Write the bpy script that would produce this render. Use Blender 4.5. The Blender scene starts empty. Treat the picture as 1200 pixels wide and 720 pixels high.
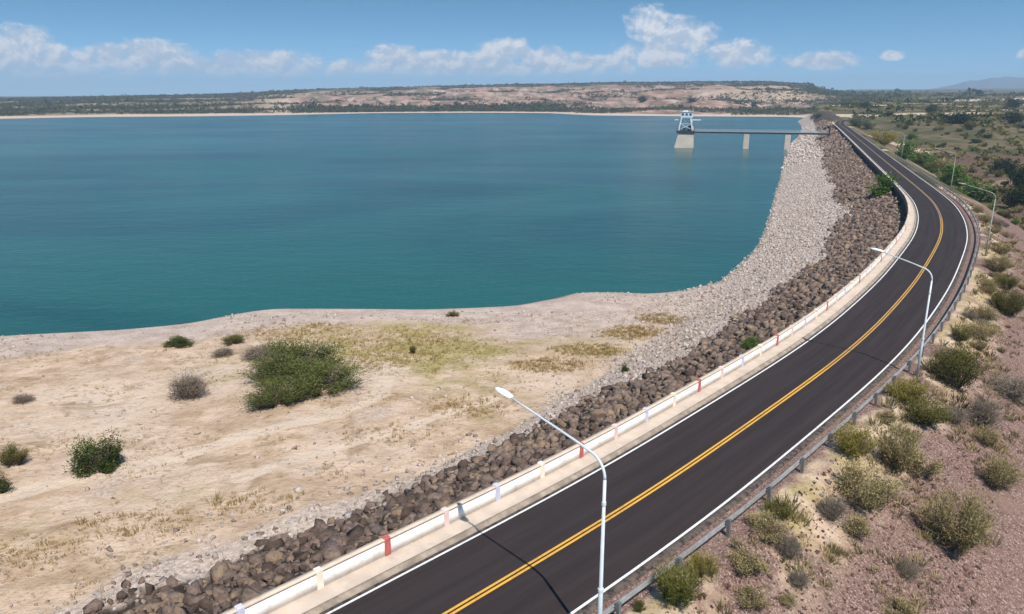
import math, random
import numpy as np

# ------------------------------------------------------------------ noise
def _hash(ix, iy, seed):
    h = (ix.astype(np.int64)*374761393 + iy.astype(np.int64)*668265263 + seed*974711) & 0x7fffffff
    h = ((h ^ (h >> 13))*1274126177) & 0x7fffffff
    return ((h ^ (h >> 16)) & 0xffffff)/float(0xffffff)
def vnoise(x, y, seed=0):
    ix = np.floor(x); iy = np.floor(y); fx = x-ix; fy = y-iy
    fx = fx*fx*(3-2*fx); fy = fy*fy*(3-2*fy)
    a = _hash(ix, iy, seed); b = _hash(ix+1, iy, seed); c = _hash(ix, iy+1, seed); d = _hash(ix+1, iy+1, seed)
    return (a+(b-a)*fx)*(1-fy)+(c+(d-c)*fx)*fy
def fbm(x, y, scale, octv=4, seed=0):
    x = np.asarray(x, float)/scale; y = np.asarray(y, float)/scale
    v = 0; a = .5; t = 0
    for o in range(octv):
        v = v+a*(vnoise(x+17.3*o, y-9.1*o, seed+o)*2-1); t += a; a *= .5; x = x*2.03; y = y*2.03
    return v/t
def sst(a, b, x):
    t = np.clip((np.asarray(x, float)-a)/(b-a), 0, 1); return t*t*(3-2*t)

# ------------------------------------------------------------------ lines on the ground (metres; the lens stands over 0,0)
def smooth_line(P, step, sigma):
    P = np.array(P, float)
    s = np.r_[0, np.cumsum(np.hypot(*np.diff(P, axis=0).T))]
    n = int(s[-1]/step)
    t = np.linspace(0, s[-1], n+1)
    Q = np.c_[np.interp(t, s, P[:, 0]), np.interp(t, s, P[:, 1])]
    w = int(3*sigma/step); k = np.exp(-.5*(np.arange(-w, w+1)*step/sigma)**2); k /= k.sum()
    out = []
    for c in range(2):
        a = Q[:, c]
        a = np.r_[2*a[0]-a[w:0:-1], a, 2*a[-1]-a[-2:-w-2:-1]]
        out.append(np.convolve(a, k, 'valid'))
    return np.array(out).T
ROAD_PTS = [(-60,-30),(-38,-8),(-24,5.3),(-10,19),(-3,26),(2,30.6),(6,34.4),(11.6,40.5),(17.3,47),(23.8,54),(33,65.2),(46.3,83.5),(58.8,102.5),(65.5,113),
            (74.8,130),(83.8,149),(93.5,174),(107,210),(126.5,262),(166,367),(214,495)]
ROAD = smooth_line(ROAD_PTS+[(240,566),(272,640),(325,708),(405,752),(520,790)], 2.0, 7.0)
BANK = smooth_line(ROAD_PTS+[(240,564),(300,735),(372,948),(430,1110)], 3.0, 7.0)
def frame(P):
    T = np.gradient(P, axis=0); T /= np.linalg.norm(T, axis=1)[:, None]
    S = np.r_[0, np.cumsum(np.hypot(*np.diff(P, axis=0).T))]
    return T, np.c_[-T[:, 1], T[:, 0]], S
ROAD_T, ROAD_N, ROAD_S = frame(ROAD)
def near(P, x, y):
    """distance along and signed distance (left positive) to a polyline"""
    T, N, S = frame(P)
    x = np.ravel(np.asarray(x, float)); y = np.ravel(np.asarray(y, float))
    d = np.empty(x.size); s = np.empty(x.size)
    for a in range(0, x.size, 40000):
        X = x[a:a+40000]; Y = y[a:a+40000]
        q = (X[:, None]-P[None, :, 0])**2; q += (Y[:, None]-P[None, :, 1])**2
        i = q.argmin(1); dx = X-P[i, 0]; dy = Y-P[i, 1]
        dn = dx*N[i, 0]+dy*N[i, 1]; dt = dx*T[i, 0]+dy*T[i, 1]
        over = np.sign(dt)*np.maximum(np.abs(dt)-3, 0)
        d[a:a+40000] = np.sign(dn)*np.hypot(dn, over); s[a:a+40000] = S[i]+dt
    return s, d
SHORE = np.array([(-400,60),(-140,84),(-95,91),(-68.5,95.7),(-53,98.6),(-45.3,101.5),(-41,106),(-36.5,109),(-25.5,109.0),(-12.6,108.6),(0,110.4),
                  (6.3,114.5),(10.5,118.5),(15.5,119),(22.3,117.8),(28.5,120),(36,126),(60,150),(160,180)])
SHORE = smooth_line(SHORE, 2.0, 1.6)
FAR = np.array([(-6000,-400),(-1300,620),(-702,1029),(-620,1135),(-471,1184),(-360,1268),(-254,1398),(-65,1433),(65,1398),(127,1240),(270,1185),(402,1161),(436,1096),(800,1180),(6000,2000)])
FAR = smooth_line(FAR, 12.0, 12.0)
WATER = -10.5
SIL = ([-2000,-300,0,60,150,250,300,350,400,500,600,700,800,880,920,960,1000,1060,1200,1500,3000],
       [118,117,116.5,116,114,112,110,107.5,105,102,99.5,97.5,97.5,97.5,99,102,104,105.5,106,107,110])

def narrow(s): return 1+.75*sst(560, 960, s)

def ground(x, y, detail=True):
    x = np.ravel(np.asarray(x, float)); y = np.ravel(np.asarray(y, float))
    s, d = near(BANK, x, y)
    r = np.hypot(x, y); az = 600+880*x/np.maximum(y, 1.0); az = np.where(y < 1, np.sign(x)*3000, az)
    n1 = fbm(x, y, 9, 3, 3)
    bank = -.12-.85*sst(5.15, 5.35, d)-np.maximum(d-5.5, 0)/2.78*narrow(s)
    bank = np.where(d < 0, 1e3, bank)
    _, t = near(SHORE, x, y); t = -t
    _, u = near(FAR, x, y)
    tt = np.maximum(t, 0)
    shelf = WATER+.5*(1-np.exp(-tt/2.2))+.074*tt-.0003*np.maximum(tt-45, 0)**2*sst(45, 60, tt)
    shelf = np.maximum(shelf, WATER+.5*(1-np.exp(-tt/2.2)))
    shelf = np.where(t > 75, WATER+.5+.074*75-.27, np.where(t < 0, WATER+.16*t, shelf))
    if detail:
        shelf = shelf+fbm(x, y, 16, 4, 11)*.35*sst(1, 14, t)+fbm(x, y, 2.3, 3, 12)*.07*sst(1, 6, t)
    res = np.maximum(bank-15*sst(950, 1100, y), np.where(y < 320, shelf, -1e3))
    # downstream face, plain
    slope = -.1-np.maximum(-d-6.0, 0)/1.9
    slope = np.where(d > 0, 1e3, slope)
    plain = -12+11*sst(330, 640, y)+.011*np.maximum(r-500, 0)
    plain = plain-np.maximum(plain-60, 0)*.75
    if detail:
        plain = plain+fbm(x, y, 60, 4, 21)*1.3*sst(150, 320, r)+fbm(x, y, 400, 3, 22)*8*sst(600, 1800, r)
        slope = slope+(fbm(x, y, 9, 3, 24)*.10+fbm(x, y, 1.2, 2, 25)*.03)*sst(6.5, 9, -d)
    dn = np.maximum(slope, plain)
    # far side
    ysil = np.interp(az, *SIL)
    top = 20.5+(112-ysil)/880*2600
    k = (top+10.5)/75.
    ut = np.maximum(u, 0)
    rid = np.abs(fbm(x, y, 230, 4, 31))
    warp = ut+fbm(x, y, 300, 3, 33)*120*sst(150, 500, ut)
    prof = np.interp(warp, [-200,0,60,170,300,350,560,620,900,960,1250,1320,2200,9000], [-10.5,-10.5,-8.5,-5,-2,12,17,36,39,52,54,65,60,70])
    farh = (prof+10.5)*k-10.5
    if detail:
        farh = farh-rid*26*sst(180, 420, ut)*sst(1500, 1000, ut)*np.clip(k, 0, 1)+fbm(x, y, 90, 3, 35)*2*sst(100, 300, ut)
    farh = np.where(u < 0, WATER+.1*u, farh)
    w = sst(925, 1000, az)
    beyond = np.where(u > 0, farh*(1-w)+np.maximum(plain, farh*.25)*w, farh)
    h = np.where(d > 0, np.maximum(res, np.minimum(beyond, 1e3)), np.where(u > 0, beyond, dn))
    # keep the crest around the far bend of the road level
    h = np.where((np.abs(d) < 5.2) & (s < 640), -.1, h)
    far_road = (y > 540) & (x > 180) & (x < 640) & (y < 900)
    if far_road.any():
        _, dr = near(ROAD, x[far_road], y[far_road])
        kk = sst(16, 6, np.abs(dr)); h[far_road] = h[far_road]*(1-kk)+(-.1)*kk
    return h, dict(s=s, d=d, t=t, u=u, az=az, r=r)

def ground_z(x, y):
    return ground(np.atleast_1d(x), np.atleast_1d(y))[0]

PLANTS = [
 ('feather', 'shrub', -18.4, 67.8, 8.21, 2.95, 'largest dark green shrub, right half of the thicket on the sandy shelf'),
 ('feather', 'shrub', -21.3, 63.7, 6.17, 2.22, 'dark green shrub at the front left of the thicket on the sandy shelf'),
 ('feather', 'shrub', -24.5, 71.3, 6.2, 2.23, 'pale green shrub at the left back of the thicket on the sandy shelf'),
 ('feather', 'shrub', -22.5, 74.7, 9.63, 3.47, 'feathery green shrub at the rear of the thicket on the sandy shelf'),
 ('green', 'shrub', -40.3, 86.6, 3.28, 1.2, 'small dark green shrub by the lake shore, left one of two'),
 ('olive', 'shrub', -33.9, 86.7, 3.07, 1.12, 'small olive green shrub by the lake shore, right one of two'),
 ('dead', 'dead_bush', -30.9, 66.7, 3.83, 2.49, 'bare grey brown twiggy bush standing alone on the sandy shelf'),
 ('green', 'shrub', -30.6, 50.3, 3.82, 2.83, 'round dark green shrub standing alone on the left of the sandy shelf'),
 ('olive', 'shrub', -37.6, 51.4, 2.42, 1.66, 'grey green spiky shrub near the left edge of the sandy shelf'),
 ('green', 'shrub', -35.7, 46.9, 1.53, 1.66, 'dark green shrub cut by the left edge of the photo'),
 ('dead', 'dead_bush', -46.1, 65.8, 2.07, 0.81, 'low dry brown bush left of the bare twiggy bush on the shelf'),
 ('dead', 'dead_bush', -33.3, 81.8, 2.72, 0.98, 'low grey dry bush just behind the thicket near the shore'),
 ('dead', 'dead_bush', -28.4, 80.1, 4.16, 1.5, 'wide grey dry bush touching the back left of the thicket'),
 ('olive', 'shrub', -11.3, 81.2, 1.16, 1.17, 'tiny olive shrub alone in the yellow grass of the shelf'),
 ('olive', 'shrub', -8.3, 101.6, 2.15, 0.77, 'tiny olive shrub beside the water in the middle of the shore'),
 ('green', 'shrub', 11.3, 71.0, 0.94, 1.14, 'tiny green shrub growing at the edge of the pale stones'),
 ('bright', 'shrub', 22.1, 65.8, 2.18, 1.27, 'bright green shrub in the dark riprap against the parapet wall'),
 ('bright', 'shrub', 86.0, 174.1, 6.61, 4.98, 'leafy green shrub on the dark riprap beside the far road bend'),
 ('olive', 'shrub', 34.3, 54.3, 4.75, 3.42, 'large olive green shrub right behind the second street lamp'),
 ('yellow', 'shrub', 27.9, 49.3, 3.42, 1.63, 'yellow green shrub just below the foot of the second street lamp'),
 ('olive', 'shrub', 28.0, 47.2, 3.75, 1.97, 'dark olive shrub on the gravel below the second lamp, behind the yellow one'),
 ('dry', 'shrub', 23.0, 40.9, 2.33, 3.25, 'tall straw and olive shrub in the gravel, second row from the guardrail'),
 ('yellow', 'shrub', 20.6, 41.0, 3.0, 2.09, 'yellow green shrub leaning over the guardrail'),
 ('dry', 'shrub', 19.5, 36.9, 3.48, 2.58, 'wide grey straw coloured shrub on the gravel below the guardrail'),
 ('dead', 'dead_bush', 16.8, 35.0, 1.59, 1.47, 'grey dry bush left of the wide straw shrub on the gravel'),
 ('dry', 'shrub', 24.0, 36.1, 3.99, 3.47, 'big straw topped olive shrub alone on open pink gravel'),
 ('dead', 'dead_bush', 33.8, 49.8, 2.55, 2.34, 'grey dry bush on the gravel at the right, below two others'),
 ('dead', 'dead_bush', 40.2, 56.4, 3.78, 1.91, 'grey dry bush at the right edge of the gravel slope'),
 ('dry', 'shrub', 32.8, 47.6, 1.76, 1.36, 'small brown straw shrub between two grey bushes on the gravel'),
 ('dry', 'shrub', 31.0, 43.1, 2.47, 2.26, 'pale straw shrub above and right of the big lone shrub'),
 ('olive', 'shrub', 13.6, 34.0, 1.8, 0.97, 'small dark olive shrub tucked behind the guardrail'),
 ('yellow', 'shrub', 8.5, 29.0, 1.5, 1.23, 'small yellow shrub behind the near guardrail'),
 ('yellowgreen', 'shrub', 6.8, 27.1, 2.18, 1.99, 'yellow topped green shrub over the near end of the guardrail'),
 ('dry', 'shrub', 12.6, 32.6, 2.46, 0.93, 'low brown straw shrub below the small dark olive shrub'),
 ('dead', 'dead_bush', 13.3, 31.5, 1.38, 1.28, 'thin grey dry bush on the near gravel slope'),
 ('dead', 'dead_bush', 13.3, 30.0, 1.02, 0.95, 'small grey dry bush lowest on the near gravel slope'),
 ('olive', 'shrub', 5.3, 26.6, 0.7, 0.58, 'small dark green shrub under the guardrail beside the near lamp'),
 ('olive', 'shrub', 52.5, 76.4, 4.61, 3.02, 'olive shrub at the right edge, halfway up the gravel slope'),
 ('dry', 'shrub', 46.6, 71.0, 2.66, 1.79, 'tan shrub left of the olive shrub at the right edge'),
 ('dry', 'shrub', 60.5, 91.6, 3.17, 2.55, 'tan shrub on the slope below the third street lamp'),
 ('olive', 'shrub', 57.8, 85.5, 3.37, 1.94, 'small olive shrub above the olive shrub at the right edge'),
 ('dry', 'shrub', 42.9, 65.7, 3.24, 1.56, 'tan shrub behind the large olive shrub near the second lamp'),
 ('olive', 'shrub', 39.4, 63.0, 2.09, 1.47, 'small green shrub against the guardrail above the second lamp'),
 ('dry', 'shrub', 53.1, 81.0, 2.45, 1.71, 'pale tan shrub close to the guardrail on the outside of the bend'),
 ('dry', 'shrub', 68.8, 103.8, 3.09, 1.96, 'dry tan shrub beside the third street lamp'),
 ('bright', 'shrub', 147.2, 237.5, 13.73, 6.82, 'rounded bright green shrub just beyond the third street lamp'),
 ('bright', 'shrub', 135.7, 235.7, 10.99, 6.4, 'bright green shrub beside the guardrail beyond the road bend'),
 ('olive', 'shrub', 185.7, 319.0, 11.33, 5.66, 'darker green shrub behind the bright one beyond the bend'),
 ('darkgreen', 'shrub', 147.8, 220.9, 8.92, 8.56, 'dark green shrub at the right edge where the plain begins'),
 ('darkgreen', 'shrub', 189.8, 283.3, 9.47, 8.84, 'dark shrub further back at the right edge on the plain'),
 ('darkgreen', 'shrub', 214.4, 330.3, 12.44, 7.32, 'dark shrub in front of the wide green plain near the right edge'),
 ('bright', 'shrub', 192.7, 359.8, 13.52, 7.16, 'green shrub beside the road, first beyond the bright bush'),
 ('bright', 'shrub', 150.9, 294.6, 9.76, 6.9, 'tall green shrub beside the road under the far street lamp'),
 ('yellow', 'shrub', 188.9, 391.0, 14.59, 7.72, 'yellow green shrub beside the far straight of the road'),
 ('olive', 'shrub', 186.8, 337.0, 8.99, 5.24, 'small olive shrub close to the road edge past the bend'),
 ('greygreen', 'shrub', 244.4, 546.9, 17.92, 8.36, 'silvery green shrub beside the far end of the road'),
 ('greygreen', 'shrub', 255.3, 551.8, 12.11, 6.06, 'small silvery shrub right of the larger one by the far road'),
 ('greygreen', 'shrub', 309.8, 784.8, 12.04, 6.88, 'dark shrub at the far tip of the pale stone slope'),
 ('darkgreen', 'tree', 339.5, 700.2, 10.74, 5.37, 'small dark tree in front of the pale dirt yard'),
 ('darkgreen', 'tree', 298.2, 672.4, 8.86, 5.17, 'small dark tree left of the pale dirt yard'),
 ('darkgreen', 'tree', 337.0, 586.6, 25.52, 9.57, 'wide dark tree standing on the plain right of the dirt yard'),
 ('darkgreen', 'tree', 443.6, 819.5, 17.89, 8.05, 'dark tree on the plain behind the dirt yard'),
 ('darkgreen', 'tree', 445.3, 984.1, 19.31, 9.66, 'dark tree on the flat far beyond the end of the dam'),
 ('darkgreen', 'tree', 600.7, 936.2, 22.44, 11.22, 'dark tree far off at the right edge of the plain'),
 ('darkgreen', 'tree', 377.2, 578.6, 21.45, 8.83, 'broad dark tree nearer the right edge of the plain'),
 ('darkgreen', 'tree', 279.9, 1679.2, 25.62, 16.47, 'dark tree in front of the pink bluffs behind the intake tower'),
 ('darkgreen', 'tree', 362.8, 1567.8, 17.12, 11.98, 'small dark tree on the far shore right above the intake tower'),
 ('darkgreen', 'tree', 472.0, 1513.3, 14.9, 9.93, 'small dark tree above the footbridge on the far shore'),
]

import bpy
from mathutils import Vector
random.seed(7); RNG = np.random.default_rng(11)
SC = bpy.context.scene
COL = SC.collection
R = math.radians

# ------------------------------------------------------------------ mesh helpers
def link(o, parent=None):
    COL.objects.link(o)
    if parent: o.parent = parent
    return o
def np_mesh(name, V, F, mat, uv=None, fattr=None, vattr=None, smooth=False):
    V = np.asarray(V, np.float32); F = np.asarray(F, np.int32)
    me = bpy.data.meshes.new(name); k = F.shape[1]
    me.vertices.add(len(V)); me.vertices.foreach_set('co', V.ravel())
    me.loops.add(F.size); me.loops.foreach_set('vertex_index', F.ravel())
    me.polygons.add(len(F)); me.polygons.foreach_set('loop_start', np.arange(0, F.size, k, dtype=np.int32))
    if smooth: me.polygons.foreach_set('use_smooth', np.ones(len(F), bool))
    me.update(calc_edges=True)
    if uv is not None:
        l = me.uv_layers.new(name='UVMap'); l.data.foreach_set('uv', np.asarray(uv, np.float32)[F.ravel()].ravel())
    if fattr is not None:
        a = me.attributes.new('var', 'FLOAT', 'FACE'); a.data.foreach_set('value', np.asarray(fattr, np.float32))
    for nm, arr in (vattr or {}).items():
        a = me.attributes.new(nm, 'FLOAT_COLOR', 'POINT'); a.data.foreach_set('color', np.asarray(arr, np.float32).ravel())
    me.materials.append(mat)
    return me
def np_obj(name, V, F, mat, parent=None, **kw):
    return link(bpy.data.objects.new(name, np_mesh(name, V, F, mat, **kw)), parent)
class MB:
    def __init__(s): s.v = []; s.f = []
    def add(s, V, F):
        b = len(s.v); s.v += [tuple(p) for p in V]; s.f += [tuple(b+i for i in f) for f in F]
    def box(s, c, size, rz=0, top=1.0):
        x, y, z = (q/2 for q in size); ca, sa = math.cos(rz), math.sin(rz); P = []
        for k, sc in ((-z, 1), (z, top)):
            for a, b in ((-x, -y), (x, -y), (x, y), (-x, y)):
                a *= sc; b *= sc; P.append((c[0]+a*ca-b*sa, c[1]+a*sa+b*ca, c[2]+k))
        s.add(P, [(3,2,1,0),(4,5,6,7),(0,1,5,4),(1,2,6,5),(2,3,7,6),(3,0,4,7)])
    def tube(s, pts, rad, n=10, cap=True):
        pts = [Vector(p) for p in pts]; m = len(pts)
        rad = [rad]*m if not hasattr(rad, '__len__') else rad
        P = []; ref = None
        for i, p in enumerate(pts):
            t = (pts[min(i+1, m-1)]-pts[max(i-1, 0)]).normalized()
            if ref is None: ref = Vector((1,0,0)) if abs(t.x) < .9 else Vector((0,1,0))
            a = (ref-t*ref.dot(t)).normalized(); b = t.cross(a); ref = a
            for k in range(n):
                th = 2*math.pi*k/n; P.append(p+(a*math.cos(th)+b*math.sin(th))*rad[i])
        F = [(i*n+k, i*n+(k+1) % n, (i+1)*n+(k+1) % n, (i+1)*n+k) for i in range(m-1) for k in range(n)]
        if cap: F += [tuple(range(n-1, -1, -1)), tuple(range((m-1)*n, m*n))]
        s.add(P, F)
    def beam(s, a, b, w, h):
        a, b = Vector(a), Vector(b); t = (b-a).normalized()
        up = Vector((0,0,1)) if abs(t.z) < .95 else Vector((0,1,0))
        r = t.cross(up).normalized()*w/2; u = r.cross(t).normalized()*h/2
        s.add([a-r-u, a+r-u, a+r+u, a-r+u, b-r-u, b+r-u, b+r+u, b-r+u], [(0,1,2,3),(7,6,5,4),(4,5,1,0),(5,6,2,1),(6,7,3,2),(7,4,0,3)])
    def build(s, name, mat, parent=None, bevel=0, smooth=False):
        me = bpy.data.meshes.new(name); me.from_pydata(s.v, [], s.f); me.materials.append(mat)
        if smooth: me.polygons.foreach_set('use_smooth', [True]*len(me.polygons))
        me.update(); o = link(bpy.data.objects.new(name, me), parent)
        if bevel:
            md = o.modifiers.new('bevel', 'BEVEL'); md.width = bevel; md.segments = 2; md.limit_method = 'ANGLE'
        return o
def tag(o, label=None, cat=None, group=None, kind=None):
    if label: o['label'] = label
    if cat: o['category'] = cat
    if group: o['group'] = group
    if kind: o['kind'] = kind
    return o
def empty(name, loc=(0,0,0), rz=0):
    o = bpy.data.objects.new(name, None); o.empty_display_size = .3; link(o); o.location = loc; o.rotation_euler.z = rz
    return o
def copy_tree(o, parent=None):
    c = o.copy(); link(c, parent)
    for ch in o.children: copy_tree(ch, c)
    return c
def rd(s, d=0., z=0.):
    """a point s metres along the road, d to its left, z up"""
    x = np.interp(s, ROAD_S, ROAD[:, 0]); y = np.interp(s, ROAD_S, ROAD[:, 1])
    nx = np.interp(s, ROAD_S, ROAD_N[:, 0]); ny = np.interp(s, ROAD_S, ROAD_N[:, 1])
    l = np.hypot(nx, ny)
    return np.stack(np.broadcast_arrays(x+nx/l*d, y+ny/l*d, z), -1)
def road_ang(s):
    return math.atan2(np.interp(s, ROAD_S, ROAD_T[:, 1]), np.interp(s, ROAD_S, ROAD_T[:, 0]))
def sweep(s0, s1, prof, step=2.0, closed=True):
    """a profile of (d, z) points carried along the road"""
    n = max(1, int(round((s1-s0)/step))); ss = np.linspace(s0, s1, n+1); m = len(prof)
    V = np.concatenate([rd(s, np.array([p[0] for p in prof]), np.array([p[1] for p in prof])) for s in ss])
    uv = np.array([(p[0], s) for s in ss for p in prof])
    mm = m if closed else m-1
    F = [(i*m+k, i*m+(k+1) % m, (i+1)*m+(k+1) % m, (i+1)*m+k) for i in range(n) for k in range(mm)]
    if closed and m == 4: F += [(3,2,1,0), (n*m, n*m+1, n*m+2, n*m+3)]
    return V, np.array(F), uv
def rect(d0, d1, z0, z1): return [(d0,z0),(d0,z1),(d1,z1),(d1,z0)]

# ------------------------------------------------------------------ node helpers
def mat_new(name):
    m = bpy.data.materials.new(name); m.use_nodes = True; nt = m.node_tree; nt.nodes.clear()
    out = nt.nodes.new('ShaderNodeOutputMaterial'); b = nt.nodes.new('ShaderNodeBsdfPrincipled')
    nt.links.new(b.outputs[0], out.inputs[0])
    return m, NT(nt), b, out
class NT:
    def __init__(s, nt): s.nt = nt
    def n(s, t, **kw):
        x = s.nt.nodes.new('ShaderNode'+t)
        for k, v in kw.items(): setattr(x, k, v)
        return x
    def put(s, sock, v):
        if hasattr(v, 'is_linked') or isinstance(v, bpy.types.NodeSocket): s.nt.links.new(v, sock)
        elif isinstance(v, (tuple, list)) and len(v) == 3 and sock.type == 'RGBA': sock.default_value = (*v, 1)
        else: sock.default_value = v
    def math(s, op, a, b=0., c=None, clamp=False):
        x = s.n('Math', operation=op, use_clamp=clamp); s.put(x.inputs[0], a); s.put(x.inputs[1], b)
        if c is not None: s.put(x.inputs[2], c)
        return x.outputs[0]
    def mix(s, f, a, b, blend='MIX'):
        x = s.n('Mix', data_type='RGBA', blend_type=blend); s.put(x.inputs[0], f); s.put(x.inputs[6], a); s.put(x.inputs[7], b)
        return x.outputs[2]
    def noise(s, vec, scale, detail=4, rough=.55, dist=0):
        x = s.n('TexNoise'); s.put(x.inputs['Vector'], vec); x.inputs['Scale'].default_value = scale
        x.inputs['Detail'].default_value = detail; x.inputs['Roughness'].default_value = rough; x.inputs['Distortion'].default_value = dist
        return x.outputs[0]
    def voro(s, vec, scale, out=0, feature='F1'):
        x = s.n('TexVoronoi', feature=feature); s.put(x.inputs['Vector'], vec); x.inputs['Scale'].default_value = scale
        return x.outputs[out]
    def ramp(s, f, a, b, lo=0., hi=1.):
        x = s.n('MapRange', interpolation_type='SMOOTHSTEP'); s.put(x.inputs[0], f)
        for i, v in enumerate((a, b, lo, hi)): s.put(x.inputs[i+1], v)
        return x.outputs[0]
    def pos(s): return s.n('NewGeometry').outputs['Position']
    def sepc(s, c):
        x = s.n('SeparateColor'); s.put(x.inputs[0], c); return x.outputs
    def attr(s, name): return s.n('Attribute', attribute_name=name)
    def scalev(s, v, sc):
        x = s.n('VectorMath', operation='MULTIPLY'); s.put(x.inputs[0], v); x.inputs[1].default_value = sc; return x.outputs[0]
    def bump(s, h, strength, dist, normal=None):
        x = s.n('Bump'); s.put(x.inputs['Height'], h); x.inputs['Strength'].default_value = strength; x.inputs['Distance'].default_value = dist
        if normal: s.put(x.inputs['Normal'], normal)
        return x.outputs[0]

def paint(name, col, rough=.6, var=.12, scale=3., metallic=0., dirt=None, bump=0.):
    """painted or plain surface with slight unevenness and worn dirt"""
    m, n, b, o = mat_new(name); p = n.pos()
    f = n.noise(p, scale, 5, .6)
    c = n.mix(n.ramp(f, .3, .7), tuple(x*(1-var) for x in col), tuple(min(1, x*(1+var)) for x in col))
    if dirt:
        c = n.mix(n.ramp(n.noise(p, scale*.7, 6, .7, .5), .52, .72, 0, dirt[1]), c, dirt[0])
    n.put(b.inputs['Base Color'], c); b.inputs['Roughness'].default_value = rough; b.inputs['Metallic'].default_value = metallic
    if bump: n.put(b.inputs['Normal'], n.bump(n.noise(p, scale*12, 3), .5, bump))
    return m

M = {}
M['white'] = paint('white_paint', (.86,.82,.75), .7, .06, 1.6, dirt=((.55,.48,.39), .65))
M['coping'] = paint('coping_concrete', (.60,.47,.36), .85, .1, 1.5, dirt=((.36,.28,.21), .5), bump=.01)
M['sidewalk'] = paint('sidewalk_concrete', (.50,.40,.32), .9, .1, .9, dirt=((.36,.30,.24), .6), bump=.008)
M['masonry_shade'] = paint('shaded_masonry', (.022,.018,.016), .95, .3, 1.5, dirt=((.05,.042,.035), .5), bump=.02)  # shade of the wall's outer face put into a near-black base colour
M['kerb'] = paint('kerb_concrete', (.30,.235,.18), .9, .3, 1.4, dirt=((.14,.115,.10), .8), bump=.01)
M['lavender'] = paint('lavender_paint', (.55,.53,.63), .7, .08, 4, dirt=((.42,.38,.40), .6))
M['cream'] = paint('cream_paint', (.78,.70,.56), .7, .06, 4, dirt=((.55,.42,.30), .5))
M['red'] = paint('red_paint', (.46,.11,.095), .7, .15, 4, dirt=((.35,.16,.12), .5))
M['pink'] = paint('pink_paint', (.72,.54,.49), .7, .08, 4, dirt=((.55,.38,.32), .5))
M['lamp'] = paint('lamp_grey_paint', (.56,.57,.58), .4, .06, 2, dirt=((.38,.36,.34), .35))
M['lamp_dull'] = paint('dull_lamp_paint', (.27,.28,.24), .6, .12, 2)  # duller grey-green paint for the three far lamps
M['lamp_head'] = paint('lamp_head_paint', (.80,.80,.78), .35, .03, 3)
M['lens'] = paint('lamp_lens', (.55,.58,.58), .15, .03, 3)
M['galv'] = paint('galvanised_steel', (.33,.305,.285), .75, .18, 2.5, metallic=0., dirt=((.30,.26,.23), .5))
M['galv_dark'] = paint('galvanised_post', (.17,.175,.175), .55, .12, 2.5, metallic=.3)
M['dark_steel'] = paint('dark_steel', (.035,.035,.04), .5, .2, 2)
M['white_steel'] = paint('white_steel', (.60,.65,.68), .5, .08, .6)
M['pier'] = paint('pier_concrete', (.52,.45,.38), .85, .1, .25, dirt=((.40,.34,.27), .6))
M['deck_grey'] = paint('deck_concrete', (.30,.31,.32), .8, .1, .5)
M['rust'] = paint('faded_rail_paint', (.40,.42,.44), .5, .12, 1)

def asphalt():
    m, n, b, o = mat_new('asphalt'); p = n.pos(); uv = n.n('UVMap').outputs[0]
    sep = n.n('SeparateXYZ'); n.put(sep.inputs[0], uv); d = sep.outputs[0]
    lane = n.math('ABSOLUTE', n.math('SUBTRACT', n.math('ABSOLUTE', d), 1.75))           # distance from the middle of the lane
    wheel = n.math('ABSOLUTE', n.math('SUBTRACT', lane, .8))
    wear = n.ramp(wheel, 0., .55, 1., 0.)
    st = n.noise(n.scalev(uv, (1.6, .045, 1)), 1.5, 5, .6)
    st2 = n.noise(n.scalev(uv, (.35, .12, 1)), 1.0, 4, .6)
    c = n.mix(n.ramp(st, .3, .7), (.024,.0168,.0170), (.034,.0240,.0240))
    c = n.mix(n.math('MULTIPLY', wear, n.ramp(st2, .35, .65, .0, .4)), c, (.043,.0325,.0315))
    c = n.mix(n.ramp(n.noise(p, 60, 2, .7), .45, .75, 0, .6), c, (.058,.049,.048))
    edge = n.math('MULTIPLY', n.ramp(n.math('ABSOLUTE', d), 3.35, 3.85), n.ramp(n.noise(p, 2.5, 5, .65), .35, .6, 0, .75))
    c = n.mix(edge, c, (.16,.125,.10))
    n.put(b.inputs['Base Color'], c); n.put(b.inputs['Roughness'], n.ramp(st, .3, .7, .95, .86))
    b.inputs['Specular IOR Level'].default_value = .22; n.put(b.inputs['Normal'], n.bump(n.noise(p, 90, 2, .7), .5, .008)); return m
def marking(name, col, under):
    m, n, b, o = mat_new(name); p = n.pos()
    w = n.math('ADD', n.math('MULTIPLY', n.noise(p, 9, 5, .7), .6), n.math('MULTIPLY', n.noise(p, .6, 3, .6), .4))
    c = n.mix(n.ramp(w, .50, .64, 0, .75), col, under)
    n.put(b.inputs['Base Color'], c); b.inputs['Roughness'].default_value = .6; return m
M['asphalt'] = asphalt()
M['line_white'] = marking('edge_line_paint', (.74,.72,.70), (.40,.37,.36))
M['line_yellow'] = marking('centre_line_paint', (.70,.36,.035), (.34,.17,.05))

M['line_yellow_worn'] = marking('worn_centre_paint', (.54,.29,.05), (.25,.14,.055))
M['line_yellow_faded'] = marking('faded_centre_paint', (.36,.235,.10), (.17,.12,.075))

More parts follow.
